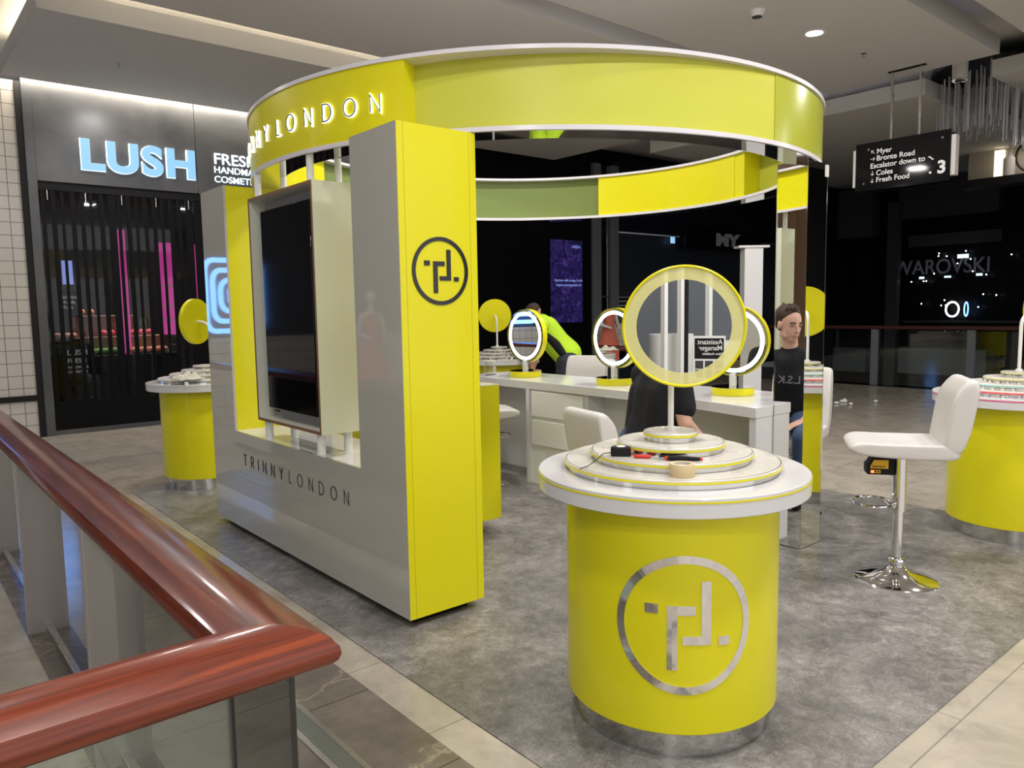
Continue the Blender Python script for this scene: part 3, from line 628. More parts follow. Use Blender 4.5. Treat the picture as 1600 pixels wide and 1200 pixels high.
# ================================================================== KIOSK PORTAL (grey and yellow frame holding the screen)
X0, X1, Y0, Y1, Z0, Z1 = 1.838, 2.276, 2.96, 5.54, .05, 2.335
c0, c1, cz = 3.385, 5.105, .712
pt = thing('display_portal', 'tall U-shaped grey gloss and yellow frame around the black screen', 'display frame', (X0, Y0, 0))
PO = (X0, Y0, 0)
def upanel(x0, x1):
    b = MB(); poly = [(Y0, Z0), (Y1, Z0), (Y1, Z1), (c1, Z1), (c1, cz), (c0, cz), (c0, Z1), (Y0, Z1)]
    n = len(poly); b.add([(x0, y, z) for y, z in poly]+[(x1, y, z) for y, z in poly], [tuple(range(n)), tuple(range(2*n-1, n-1, -1))]+[(i, n+i, n+(i+1) % n, (i+1) % n) for i in range(n)]); return b
part(upanel(X0, X0+.016), 'front_panel', 'grey', pt, PO, smooth=False)
part(upanel(X1-.016, X1), 'back_panel', 'grey', pt, PO, smooth=False)
part(MB().box(X0+.016, X1-.016, Y0, c0, Z0, Z1), 'right_pillar', 'yellow', pt, PO, smooth=False)
part(MB().box(X0+.0015, X1, Y0-.0015, Y0, Z0, Z1-.0005), 'side_skin', 'yellow', pt, PO, smooth=False)
part(MB().box(X0+.016, X1-.016, c1, Y1, Z0, Z1), 'left_pillar', 'yellow', pt, PO, smooth=False)
part(MB().box(X0+.016, X1-.016, c0, c1, Z0, cz-.012), 'base_box', 'white_m', pt, PO, smooth=False)
part(MB().box(X0+.016, X1-.016, c0, c1, cz-.012, cz), 'sill', 'white', pt, PO, smooth=False)
part(MB().box(X0+.06, X1-.06, Y0+.06, Y1-.06, 0, Z0), 'plinth', 'blackm', pt, PO, smooth=False)
part(MB().box(X0+.034, X0+.036, Y0-.0018, Y0, Z0, Z1), 'panel_joint', 'yjoint', pt, PO, smooth=False)
part(MB().box(X1-.04, X1-.038, Y0-.0018, Y0, Z0, Z1), 'panel_joint', 'yjoint', pt, PO, smooth=False)
pt_ = pt
logo(lambda u, v, d: (2.058-X0+u*.157, -.0015-d, 1.68+v*.157), pt, 'logoink', .005)
xs = [0]; order = 'TRINNYLONDON'
def place_letters(h, gap, wordgap):
    x = 0; out = []
    for i, c in enumerate(order):
        wd = GL[c][1]*h; x += wd/2; out.append(x); x += wd/2+(wordgap if i == 5 else gap)
    tot = x-gap; return [a-tot/2 for a in out], tot
px_, tot = place_letters(.075, .066, .075)
k_ = 1.45/tot
letters(order, [a*k_ for a in px_], .072, lambda u, v, d: (-d, 4.245-u-Y0, .532+v), .0045, 0, .003, 'letter', 'inkdark', pt, bold=1.9)

# screen box hung in the portal
tv = thing('screen_box', 'white box with plywood edge holding a tall black screen', 'screen', (1.837, 4.245, .83))
by0, by1, bz = -.44, .44, 1.365
b = MB(); b.box(0, .23, by0, by0+.018, 0, bz); b.box(0, .23, by1-.018, by1, 0, bz); b.box(0, .23, by0+.018, by1-.018, 0, .018); b.box(0, .23, by0+.018, by1-.018, bz-.018, bz); b.box(.20, .23, by0+.018, by1-.018, .018, bz-.018)
b.build('casing', 'sage', tv, smooth=False)
b = MB(); b.box(-.002, 0, by0, by0+.018, 0, bz); b.box(-.002, 0, by1-.018, by1, 0, bz); b.box(-.002, 0, by0+.018, by1-.018, 0, .018); b.box(-.002, 0, by0+.018, by1-.018, bz-.018, bz)
b.build('plywood_edge', 'ply', tv, smooth=False)
MB().box(.10, .112, by0+.018, by1-.018, .018, bz-.018).build('backing_frame', mat('primer_grey', (.34, .33, .34), .5), tv, smooth=False)
MB().box(.03, .10, -.335, .335, .085, bz-.085).build('screen', 'screen', tv, bev=.004)
for k in range(2): MB().box(.085, .1, .335+.03*k, .35+.03*k, .05, .06).build('bracket', 'inkdark', tv, smooth=False)
for i, (x, y) in enumerate(((.035, -.36), (.2, -.36), (.035, .36), (.2, .36))):
    MB().tube([(x, y, -.118), (x, y, 0)], .024, 20).build('lower_post', 'white_m', tv)
    MB().tube([(x, y, bz), (x, y, bz+.14)], .019 if i % 2 else .02, 20).build('upper_post', 'white_m', tv)

# ================================================================== KIOSK CANOPY RING
RC = (3.751, 4.19); RO = 1.94; RI = 1.764; ZB, ZT = 2.337, 2.725
rg = thing('canopy_ring', 'large round yellow canopy ring lettered TRINNY LONDON', 'canopy', (*RC, 0))
MB().lathe([(RI-.012, ZB), (RO, ZB), (RO, ZB+.022), (RI-.012, ZB+.022)], 192, closed_prof=True).build('lower_rim', ['whiterim'], rg, angle=50)
MB().lathe([(RI-.005, ZB-.0022), (RO-.012, ZB-.0022), (RO-.012, ZB), (RI-.005, ZB)], 192, closed_prof=True).build('mirror_soffit', 'mirror_d', rg, angle=50)
MB().lathe([(RI-.012, ZT-.02), (RO+.004, ZT-.02), (RO+.004, ZT), (RI-.012, ZT)], 192, closed_prof=True).build('upper_rim', 'whiterim', rg, angle=50)
def ringseg(a0, a1, r0, r1, m, name): 
    a0, a1 = math.radians(a0), math.radians(a1); n = max(6, int(abs(a1-a0)*30))
    MB().lathe([(r0, ZB+.022), (r1, ZB+.022), (r1, ZT-.02), (r0, ZT-.02)], n, a0=a0, a1=a1, closed_prof=True).build(name, m, rg, angle=50)
ringseg(118, 209.5, RO-.14, RO-.004, 'yellow', 'sign_segment')
def vseg(a0, a1, r0, r1, m, name, th=.008, n=48):
    vs = []; fs = []
    for i in range(n+1):
        k = i/n; a = math.radians(a0+(a1-a0)*k); r = r0+(r1-r0)*k
        for rr_, z in ((r-th, ZB+.022), (r, ZB+.022), (r, ZT-.02), (r-th, ZT-.02)): vs.append((rr_*math.cos(a), rr_*math.sin(a), z))
    for i in range(n):
        for j in range(4): fs.append((i*4+j, i*4+(j+1) % 4, (i+1)*4+(j+1) % 4, (i+1)*4+j))
    fs += [(0, 1, 2, 3), (n*4+3, n*4+2, n*4+1, n*4)]
    MB().add(vs, fs).build(name, m, rg, angle=50)
vseg(209.5, 269.5, RO-.112, RO-.012, 'translu', 'frosted_segment')
ringseg(269.5, 338, RO-.025, RO-.008, 'yellow_gloss', 'gloss_segment')
ringseg(338, 342, RO-.165, RO-.008, 'yellow', 'joint_segment')
ringseg(342, 388.2, RO-.17, RO-.008, 'yellow', 'solid_segment')
ringseg(28.2, 118, RO-.115, RO-.105, 'olive', 'frosted_segment')  # same frosted panel, shade of the dark behind it put into the colour
angs = [145.0, 149.7, 153.6, 157.9, 162.9, 168.4, 0, 0, 0, 0, 0, 0]
angs = [145.5, 151.0, 155.6, 160.6, 166.2, 171.6, 177.8, 182.6, 187.6, 192.6, 197.9, 203.6]
angs = [148.5, 153.3, 157.6, 162.0, 167.0, 171.9, 0, 0, 0, 0, 0, 0]
angs = [147.5, 153.0, 157.6, 162.4, 167.4, 171.9, 176.7, 182.0, 186.1, 190.9, 195.4, 200.05]
angs = [152.5, 157.6, 161.8, 167.0, 171.9, 176.7, 182.0, 186.1, 190.9, 195.4, 200.05, 204.75]
fmr = lambda u, v, d: ((RO-.004+d)*math.cos(math.radians(0)+u/RO), (RO-.004+d)*math.sin(u/RO), 2.515+v)
letters(order, [math.radians(a)*RO for a in angs], .085, fmr, .0115, 0, .012, 'lit_letter', 'glow', rg)
letters(order, [math.radians(a)*RO for a in angs], .085, fmr, .0062, .012, .014, 'letter_face', 'inkdark', rg)

# mirrored columns
def mcol(y0, y1, label):
    t = thing('mirror_column', label, 'column', (4.25, y0, 0))
    MB().box(.004, .226, .004, y1-y0-.004, .012, ZB-.002).build('core', 'dgrey', t, smooth=False)
    for nm, bx in (('mirror_panel', (0, .004, .003, y1-y0-.003)), ('mirror_panel', (.226, .23, .003, y1-y0-.003)), ('mirror_panel', (.003, .227, 0, .004)), ('mirror_panel', (.003, .227, y1-y0-.004, y1-y0))):
        MB().box(*bx, .01, ZB-.002).build(nm, 'mirror', t, smooth=False)
    for (x, y) in ((0, 0), (.226, 0), (0, y1-y0-.004), (.226, y1-y0-.004)): MB().box(x-.001, x+.005, y-.001, y+.005, 0, ZB-.002).build('corner_strip', 'chrome', t, smooth=False)
    return t
mc = mcol(2.35, 2.548, 'square mirror-clad column reflecting the seated man')
MB().box(.226, .233, -.004, .002, .47, .78).build('tape_strip', 'cream', mc, smooth=False)
MB().box(.2, .233, -.004, .0, ZB-.08, ZB-.01).build('tape_strip', 'cream', mc, smooth=False)
mcol(5.832, 6.03, 'square mirror-clad column at the far left of the counter')

# ================================================================== TIERED TABLES
def bandring(b, r, z0, z1, t=.0015): return b.lathe([(r-.004, z0), (r+t, z0), (r+t, z1), (r-.004, z1)], 72, closed_prof=True)
def table(x, y, label, rims, gaps=False, crystals=False, plinthm='mirror_d', with_logo=False):
    t = thing('tiered_table', label, 'display table', (x, y, 0))
    MB().disc(.347, 0, .1, 72).build('plinth', plinthm, t)
    MB().disc(.38, .1, .852, 96, .003).build('drum', 'yellow', t)
    MB().disc(.483, .852, .917, 96, .003).build('table_top', 'white', t)
    b = MB(); bandring(b, .483, .900, .9065); b.build('top_stripe', rims[0], t)
    R4 = (.388, .292, .194, .098); Zt = (.95, .983, 1.016, 1.05)
    for i in range(4):
        zt = Zt[i]; zb = (.917, .95, .983, 1.016)[i]
        MB().disc(R4[i]-.01, zb, zt-.016, 72, .001).build('spacer', 'mirror_d', t)
        d = MB().disc(R4[i], zt-.016, zt, 96, .003).build('tier_disc', 'acrylic' if (crystals and 0) else 'cream', t)
        b = MB(); bandring(b, R4[i], zt-.013, zt-.006 if not crystals else zt-.003); b.build('disc_stripe', rims[i+1], d)
        if not crystals: b = MB(); b.lathe([(R4[i]-.009, zt), (R4[i]-.007, zt+.0006), (R4[i]-.005, zt)], 72); b.build('disc_groove', 'steel', d)
    return t
YL = mat('bright_stripe', (.72, .66, .02), .3)
ft = table(2.206, 1.733, 'nearest round yellow display table with chrome circle logo', [YL]*5)
ac = math.radians(-134.43); lr_ = .1555*1.0
logo(lambda u, v, d: ((.38+d)*math.cos(ac+u*.232/.38*.975), (.38+d)*math.sin(ac+u*.232/.38*.975), .473+v*.232), ft, 'chrome', .003)
lt = table(2.245, 6.9, 'round yellow display table left of the portal frame', [M['cream']]*5, plinthm='chrome')
rt = table(5.60, 1.63, 'round yellow display table with pink edged tiers at the right', [M['pink'], M['redrim'], M['tealrim'], M['limerim'], M['limerim']], crystals=True)
for i, (R_t, z0, n) in enumerate(((.36, .917, 40), (.262, .95, 30), (.17, .983, 20))):
    cb = None
    for k in range(n):
        a = 2*PI*k/n; h = .02
        if cb is None: o = cb = MB().tube([(0, 0, 0), (0, 0, .017)], .011, 8).build('crystal_bead', 'chrome', rt)
        else: o = cb.copy(); C.objects.link(o); o.parent = rt
        o.location = ((R_t+.022)*math.cos(a), (R_t+.022)*math.sin(a), z0)
bt2 = table(5.80, 7.14, 'small far round display table behind the left counter mirror', [M['cream']]*5)
# mirrors on goosenecks
def gooseneck(name, label, base, mc_, nrm, pole_h, r=.2, reflect=True):
    """base: pole foot; mc_: disc centre; nrm: direction the glass faces"""
    t = thing(name, label, 'mirror', base)
    n = Vector(nrm).normalized(); c = Vector(mc_)-Vector(base)
    MB().lathe([(0, 0), (.02, 0), (.02, .012), (.013, .016), (0, .016)], 24).build('pole_collar', 'white_m', t)
    h = c.z; back = c-n*.03; path = [(0, 0, 0), (0, 0, h-.10)]
    P0 = Vector((0, 0, h-.10)); P1 = Vector((0, 0, h)); P2 = back
    for k in range(1, 11):
        s = k/10; path.append(tuple(P0*(1-s)**2+P1*2*s*(1-s)+P2*s*s))
    MB().tube(path, .0105, 14).build('pole', 'white_m', t)
    # disc in local frame with axis n
    zx = Vector((0, 0, 1)).cross(n).normalized(); up = n.cross(zx)
    def tr(b):
        b.v = [tuple(c+zx*v[0]+up*v[1]+n*v[2]) for v in b.v]; return b
    tr(MB().disc(r-.002, -.028, -.006, 96, .002)).build('back_shell', 'yellow', t)
    b = MB(); b.lathe([(r-.009, -.006), (r, -.026), (r+.001, .006), (r-.004, .009), (r-.009, .006)], 96, closed_prof=True); tr(b).build('rim', 'yellow', t)
    b = MB(); b.lathe([(0, -.006), (r*.765, -.006), (r*.765, .002), (0, .002)], 96); tr(b).build('mirror_glass', 'mirror', t)
    b = MB(); b.lathe([(r*.765, -.006), (r-.008, -.006), (r-.008, .003), (r*.765, .003)], 96, closed_prof=True); tr(b).build('frosted_band', 'band', t)
    return t
mcen = Vector((2.142, 1.630, 1.430)); nn = Vector((-mcen.x, -mcen.y, 0)).normalized()
gooseneck('round_mirror', 'round mirror with wide frosted yellow band on the nearest table', (2.206, 1.733, 1.05), mcen, nn, .3, r=.209)
a124 = math.radians(124)
gooseneck('round_mirror', 'round mirror seen from its yellow back on the left table', (2.30, 6.87, 1.05), (2.30+.16*math.cos(a124)*.95, 6.87+.05+.10*math.sin(a124), 1.433), (math.cos(a124), math.sin(a124), 0), .3, r=.2)
gooseneck('round_mirror', 'round mirror seen from its yellow back on the far small table', (5.77, 7.14, 1.05), (5.83, 7.25, 1.42), (.75, .66, 0), .3, r=.2)
gooseneck('round_mirror', 'round mirror on the pink edged table, mostly out of view', (5.60, 1.63, 1.05), (5.74, 1.52, 1.44), (.8, -.6, 0), .3, r=.2)

# ================================================================== COUNTER
ct = thing('counter', 'long white gloss makeup counter with drawers under the ring', 'counter', (4.05, 2.54, 0))
CO = (4.05, 2.54, 0)
poly = [(4.05, 2.545), (4.245, 2.545), (4.245, 2.552), (4.9, 2.552), (4.92, 3.9), (4.90, 5.815), (4.28, 5.815), (4.275, 4.6), (4.24, 3.7), (4.17, 3.1)]
part(MB().prism(poly, .815, .88), 'worktop', 'white', ct, CO, bev=.002)
part(MB().prism([(4.06, 2.548), (4.245, 2.548), (4.245, 2.60), (4.07, 2.60)], 0, .815), 'end_panel', 'white', ct, CO, smooth=False)
part(MB().prism([(4.28, 5.76), (4.88, 5.76), (4.88, 5.81), (4.28, 5.81)], 0, .815), 'end_panel', 'white', ct, CO, smooth=False)
dr = part(MB().box(4.30, 4.85, 4.20, 4.86, .10, .815), 'drawer_unit', 'white_m', ct, CO, bev=.003)
part(MB().box(4.265, 4.86, 4.86, 4.90, 0, .815), 'side_panel', 'white', ct, CO, smooth=False)
part(MB().box(4.285, 4.31, 4.68, 4.86, .0, .30), 'lower_rail', 'white_m', ct, CO, smooth=False)
for z0 in (.585, .34):
    part(MB().box(4.275, 4.30, 4.23, 4.845, z0, z0+.215), 'drawer', 'white_m', ct, CO, bev=.004)
part(MB().box(4.50, 4.52, 2.6, 4.20, .02, .815), 'modesty_panel', 'white', ct, CO, smooth=False)
part(MB().box(4.60, 4.62, 4.90, 5.76, .02, .815), 'modesty_panel', 'white', ct, CO, smooth=False)
def lamp_mirror(x, y, rz, label):
    t = thing('lit_mirror', label, 'mirror', (x, y, .88), rz)
    MB().disc(.145, 0, .052, 64, .003).build('base', 'yellow', t)
    MB().disc(.147, .052, .056, 64, .001).build('base_cap', 'acrylic', t)
    MB().box(-.02, .02, -.02, .02, .056, .145).build('foot', 'white', t, bev=.003)
    c = (0, 0, .372)
    def tr(b): b.v = [(c[0]-v[2], c[1]+v[0], c[2]+v[1]) for v in b.v]; return b
    r = .243
    tr(MB().disc(r, -.055, 0, 96, .003)).build('shell', 'yellow', t)
    b = MB(); b.lathe([(r-.012, .0), (r, .0), (r, .008), (r-.012, .008)], 96, closed_prof=True); tr(b).build('clear_rim', 'acrylic', t)
    b = MB(); b.lathe([(0, 0), (r-.014, 0), (r-.014, .004), (0, .004)], 96); tr(b).build('mirror_glass', 'mirror', t)
    b = MB(); b.lathe([(r-.052, .004), (r-.024, .004), (r-.026, .009), (r-.050, .009)], 96, closed_prof=True); tr(b).build('light_ring', 'led', t)
    return t
lamp_mirror(4.57, 5.25, 0, 'leftmost glowing ring mirror on the white counter')
lamp_mirror(4.57, 4.16, 0, 'middle glowing ring mirror on the white counter')
lamp_mirror(4.58, 3.06, math.radians(12), 'rightmost glowing ring mirror, partly behind the big round mirror')
# low yellow unit behind the portal
lu = thing('low_cabinet', 'low yellow cabinet just behind the portal frame', 'cabinet', (2.6, 3.91, 0))
MB().box(-.15, .57, 0, 1.0, .1, 1.0).build('body', 'yellow', lu, bev=.002); MB().box(0, .45, .1, .9, 0, .1).build('plinth', 'mirror_d', lu, smooth=False)
MB().box(-.15, .57, 0, 1.0, 1.0, 1.004).build('cap', 'white', lu, smooth=False)
tag(MB().lathe([(0, 0), (.03, 0), (.032, .05), (.02, .075), (0, .08)], 20).build('white_jar', 'white_m'), 'small white jar standing on the low yellow cabinet', 'jar').location = (3.02, 3.98, 1.004)
hk = thing('clear_stand', 'pale clear stand on the counter beside the far column', 'stand', (4.45, 5.62, .88))
MB().box(-.05, .05, -.03, .03, 0, .13).build('body', 'acrylic', hk, bev=.004); MB().box(-.055, .055, -.035, .035, .13, .14).build('cap', 'cream', hk, smooth=False)
# tall white totem post
tp = thing('totem_post', 'tall slim white post with a flat cap behind the counter', 'post', (8.95, 5.72, 0), math.radians(50))
MB().box(-.105, .105, -.12, .12, 0, 2.24).build('shaft', 'white', tp, bev=.003); MB().box(-.12, .12, -.20, .20, 2.24, 2.27).build('cap', 'white', tp, bev=.003); MB().box(-.17, .17, -.19, .19, 0, .03).build('foot', 'white', tp, bev=.003)

# ================================================================== STOOLS
def stool(x, y, rz, sz, label, back=.34):
    """sits facing local +x; sz = seat top height"""
    t = thing('bar_stool', label, 'stool', (x, y, 0), rz)
    MB().lathe([(0, 0), (.206, 0), (.208, .004), (.20, .012), (.13, .028), (.07, .05), (.045, .075), (.038, .085), (0, .085)], 72).build('base', 'chrome', t, angle=60)
    MB().lathe([(.038, .085), (.042, .09), (.042, .12), (.036, .128), (.03, .13)], 32).build('collar', 'chrome', t, angle=60)
    MB().tube([(0, 0, .12), (0, 0, .40)], .0275, 28).build('lower_column', 'chrome', t)
    MB().tube([(0, 0, .385), (0, 0, sz-.07)], .036, 28).build('upper_column', 'chrome', t)
    b = MB(); n = 30
    b.tube([(.13+.10*math.cos(a), .125*math.sin(a), .40+.025) for a in [2*PI*k/n for k in range(n)]], .008, 8, closed=True)
    b.tube([(.03, 0, .395), (.06, .08, .42)], .007, 8); b.tube([(.03, 0, .395), (.06, -.08, .42)], .007, 8)
    b.build('footrest', 'chrome', t)
    MB().box(-.09, .09, -.09, .09, sz-.085, sz-.07).build('seat_plate', 'blackm', t, bev=.003)
    MB().tube([(0, -.05, sz-.08), (-.02, -.14, sz-.10), (-.02, -.19, sz-.10)], .005, 8).build('lever', 'blackm', t)
    def cushion(prof, name, w=.21):
        b = MB(); cols = [-w, -w*.97, -w*.34, -w*.32, w*.32, w*.34, w*.97, w]; m_ = len(prof); vs = []
        prof = [(p[0]*1.18, p[1]) for p in prof]; cx_ = sum(p[0] for p in prof)/m_; cz_ = sum(p[1] for p in prof)/m_
        for c_ in cols:
            k = .86 if abs(c_) > w*.98 else (.985 if abs(abs(c_)-w*.33) < w*.02 else 1)
            for (px, pz) in prof: vs.append((cx_+(px-cx_)*(k if abs(c_) > w*.98 else 1), c_, cz_+(pz-cz_)*k))
        N = len(cols); fs = [(i*m_+j, i*m_+(j+1) % m_, (i+1)*m_+(j+1) % m_, (i+1)*m_+j) for i in range(N-1) for j in range(m_)]
        fs += [tuple(range(m_)), tuple((N-1)*m_+j for j in range(m_))]
        b.add(vs, fs); return b.build(name, 'leather', t, sub=2, angle=80)
    # seat profile (x forward, z)
    cushion([(-.20, sz-.075), (-.05, sz-.078), (.12, sz-.072), (.20, sz-.062), (.235, sz-.04), (.225, sz-.012), (.19, sz+.008), (.10, sz+.0), (0, sz+.004), (-.10, sz+.002), (-.18, sz+.01), (-.215, sz-.02), (-.215, sz-.055)], 'seat')
    H = back
    cushion([(-.15, sz-.065), (-.135, sz-.01), (-.150, sz+.08), (-.158, sz+.17), (-.172, sz+.26), (-.205, sz+H-.03), (-.225, sz+H), (-.258, sz+H+.002), (-.276, sz+H-.03), (-.262, sz+.20), (-.247, sz+.08), (-.225, sz-.01), (-.20, sz-.055)], 'backrest')
    return t
stool(4.166, 1.744, math.radians(121), .775, 'nearest white bar stool with yellow laser tool on its column')
stool(3.33, 2.93, math.radians(-15), .60, 'white bar stool the seated man sits on', back=.33)
stool(5.03, 2.86, math.radians(196), .62, 'white stool tucked behind the right end of the counter', back=.42)
stool(5.30, 5.30, math.radians(205), .66, 'white stool behind the counter between the lit mirrors', back=.36)
stool(3.95, 5.08, math.radians(-25), .66, 'white stool in front of the counter beside the low yellow cabinet')
# laser level on the stool column
ll = thing('laser_level', 'black and yellow laser level clamped to the bar stool column', 'laser level', (4.166, 1.744, .585), math.radians(126))
ll.scale = (1.15, 1.15, 1.15)
def sh_(b, dx=.045): b.v = [(x+dx, y, z) for x, y, z in b.v]; return b
def yprism(poly, y0, y1):
    b = MB(); n = len(poly); b.add([(x, y0, z) for x, z in poly]+[(x, y1, z) for x, z in poly], [tuple(range(n)), tuple(range(2*n-1, n-1, -1))]+[(i, (i+1) % n, n+(i+1) % n, n+i) for i in range(n)]); return b
sh_(yprism([(0, 0), (.10, 0), (.104, .01), (.104, .048), (.094, .056), (.078, .085), (.066, .094), (.0, .094)], -.035, .035)).build('body', 'blackm', ll, bev=.003)
sh_(yprism([(.012, .030), (.088, .030), (.088, .042), (.074, .070), (.012, .070)], .035, .038)).build('yellow_panel', 'dyellow', ll, smooth=False)
sh_(yprism([(.045, .008), (.088, .008), (.088, .022), (.045, .022)], .035, .037)).build('button_panel', 'dyellow', ll, smooth=False)
sh_(MB().tube([(.08, .037, .015), (.08, .040, .015)], .006, 12)).build('laser_light', 'ledred', ll)
for xx in (.067, .054): sh_(MB().tube([(xx, .037, .015), (xx, .040, .015)], .004, 12)).build('button', 'blackm', ll)
MB().box(.03, .047, -.025, .03, -.002, .098).build('clamp', 'blackm', ll, bev=.002)
text_mesh('lettering', 'DEWALT', 'blackm', ll, (.128, .0388, .034), (-1, 0, 0), (0, 0, 1), .014, .001, .0003)

# ================================================================== SMALL THINGS ON THE NEAR TABLE
tm = thing('tape_measure', 'black tape measure with a trailing cord on the near table', 'tape measure', (1.972, 1.765, .983), math.radians(-48))
b = MB(); b.prism([(-.034, -.018), (.034, -.018), (.034, .018), (.0, .030), (-.026, .024), (-.036, .005)], 0, .033); b.build('case', 'blackm', tm, bev=.005)
MB().box(.034, .036, -.012, .012, .004, .026).build('mouth_plate', 'red', tm, smooth=False)
MB().disc(.016, .033, .0345, 24).build('label_disc', 'text', tm)
MB().tube([(-.034, -.004, .012), (-.06, -.014, .010), (-.09, -.04, -.012), (-.115, -.062, -.026), (-.14, -.078, -.031)], .0016, 6).build('cord', 'blackm', tm)
kn = thing('utility_knife', 'black and red handled knife lying beside the roll of tape', 'knife', (2.055, 1.555, .9915), math.radians(-55))
MB().tube([(-.060, 0, .0), (-.052, 0, 0), (-.02, 0, .001), (.03, 0, 0), (.052, 0, 0)], [.007, .0085, .0085, .0075, .006], 12).build('handle', 'blackm', kn)
MB().tube([(-.066, 0, 0), (-.056, 0, 0)], [.006, .009], 12).build('collar', 'red', kn); MB().box(-.092, -.064, -.003, .003, -.0015, .0015).build('blade', 'chrome', kn, smooth=False)
MB().tube([(.050, 0, 0), (.058, 0, 0)], [.0065, .005], 12).build('end_cap', 'red', kn)
sk = thing('screwdriver', 'red screwdriver lying behind the tape measure', 'screwdriver', (2.003, 1.668, .990), math.radians(-52))
MB().tube([(-.05, 0, 0), (-.045, 0, 0), (0, 0, 0), (.01, 0, 0)], [.004, .0065, .0065, .004], 12).build('handle', 'red', sk); MB().tube([(.01, 0, 0), (.045, 0, 0)], .0025, 8).build('shaft', 'chrome', sk); MB().tube([(.035, 0, 0), (.09, 0, 0)], .006, 10).build('sleeve', 'blackm', sk)
tr_ = thing('masking_tape', 'cream roll of masking tape standing on the near table tier', 'tape roll', (1.985, 1.512, .95))
MB().lathe([(.028, 0), (.0405, 0), (.041, .001), (.041, .041), (.0405, .042), (.028, .042)], 64, closed_prof=True).build('tape', 'tan', tr_, angle=50)
MB().lathe([(.0265, .001), (.028, .001), (.028, .041), (.0265, .041)], 48, closed_prof=True).build('core', 'cream', tr_)
# cloth on the left table
bm = MB(); n = 22; vs = []; rc = random.Random(2)
for i in range(n):
    for j in range(n):
        u, v = i/(n-1)-.5, j/(n-1)-.5; e = max(0, 1-(2.0*max(abs(u), abs(v)))**3)
        vs.append((u*.22*(1+.1*math.sin(9*v)), v*.16*(1+.15*math.sin(7*u)), .004+e*(.035+.016*math.sin(13*u+4*v)+.012*math.sin(17*v-3*u)+.006*rc.random())))
bm.add(vs, [(i*n+j, (i+1)*n+j, (i+1)*n+j+1, i*n+j+1) for i in range(n-1) for j in range(n-1)])
o = bm.build('folded_cloth', 'cloth', angle=70); tag(o, 'crumpled cream cloth on the edge of the left table', 'cloth'); o.location = (2.0, 6.60, .955); o.rotation_euler = (0, 0, .3)
sm_ = o.modifiers.new('thick', 'SOLIDIFY'); sm_.thickness = .004
# scraps on the floor
sc0 = None; rs = random.Random(11)
for k in range(9):
    x, y = 11.3+rs.uniform(-.45, .45), 5.5+rs.uniform(-.35, .45)
    if sc0 is None:
        b = MB(); b.ball((0, 0, .02), .04, .028, .02, 8, 6); o = sc0 = tag(b.build('packing_scrap', 'text', smooth=False), 'white packing scrap scattered on the mall floor', 'scrap', 'white scraps on the mall floor')
    else: o = sc0.copy(); C.objects.link(o)
    o.location = (x, y, 0); o.rotation_euler = (0, 0, rs.uniform(0, 3))

# ================================================================== PEOPLE
def cap(b, p0, p1, r0, r1, n=14):
    p0, p1 = Vector(p0), Vector(p1); b.ball(p0, r0, nu=n, nv=8); b.ball(p1, r1, nu=n, nv=8)
    b.tube([p0, p1], [r0, r1], n)
def chain(b, pts, n=14):
    for (p, r), (q, s) in zip(pts[:-1], pts[1:]): cap(b, p, q, r, s, n)
def remesh(o, vox, it=4, fac=.5):
    r = o.modifiers.new('r', 'REMESH'); r.mode = 'VOXEL'; r.voxel_size = vox; r.use_smooth_shade = True
    s = o.modifiers.new('s', 'SMOOTH'); s.factor = fac; s.iterations = it; return o
def hand(b, wrist, direction, palm_n, curl=.5, side=1):
    d = Vector(direction).normalized(); pn = Vector(palm_n).normalized(); s = d.cross(pn).normalized()*side; w_ = Vector(wrist)
    for k in range(4):
        o_ = (k-1.5)*.021; cap(b, w_+s*o_*.6, w_+d*.085+s*o_, .014, .0115, 8)
        L_ = (.068, .078, .073, .056)[k]; p = w_+d*.085+s*o_; dd = d.copy()
        for q in range(3):
            dd = (dd+pn*curl*.5).normalized(); p2 = p+dd*L_*(.45, .32, .23)[q]; cap(b, p, p2, .0092-.0008*q, .0086-.0008*q, 8); p = p2
    p = w_+d*.025-s*.03; p2 = p+(d*.6-s*.75+pn*.2).normalized()*.042; p3 = p2+(d*.9-s*.1+pn*.3).normalized()*.03
    cap(b, w_+d*.01, p, .015, .013, 8); cap(b, p, p2, .0125, .0105, 8); cap(b, p2, p3, .0105, .009, 8)
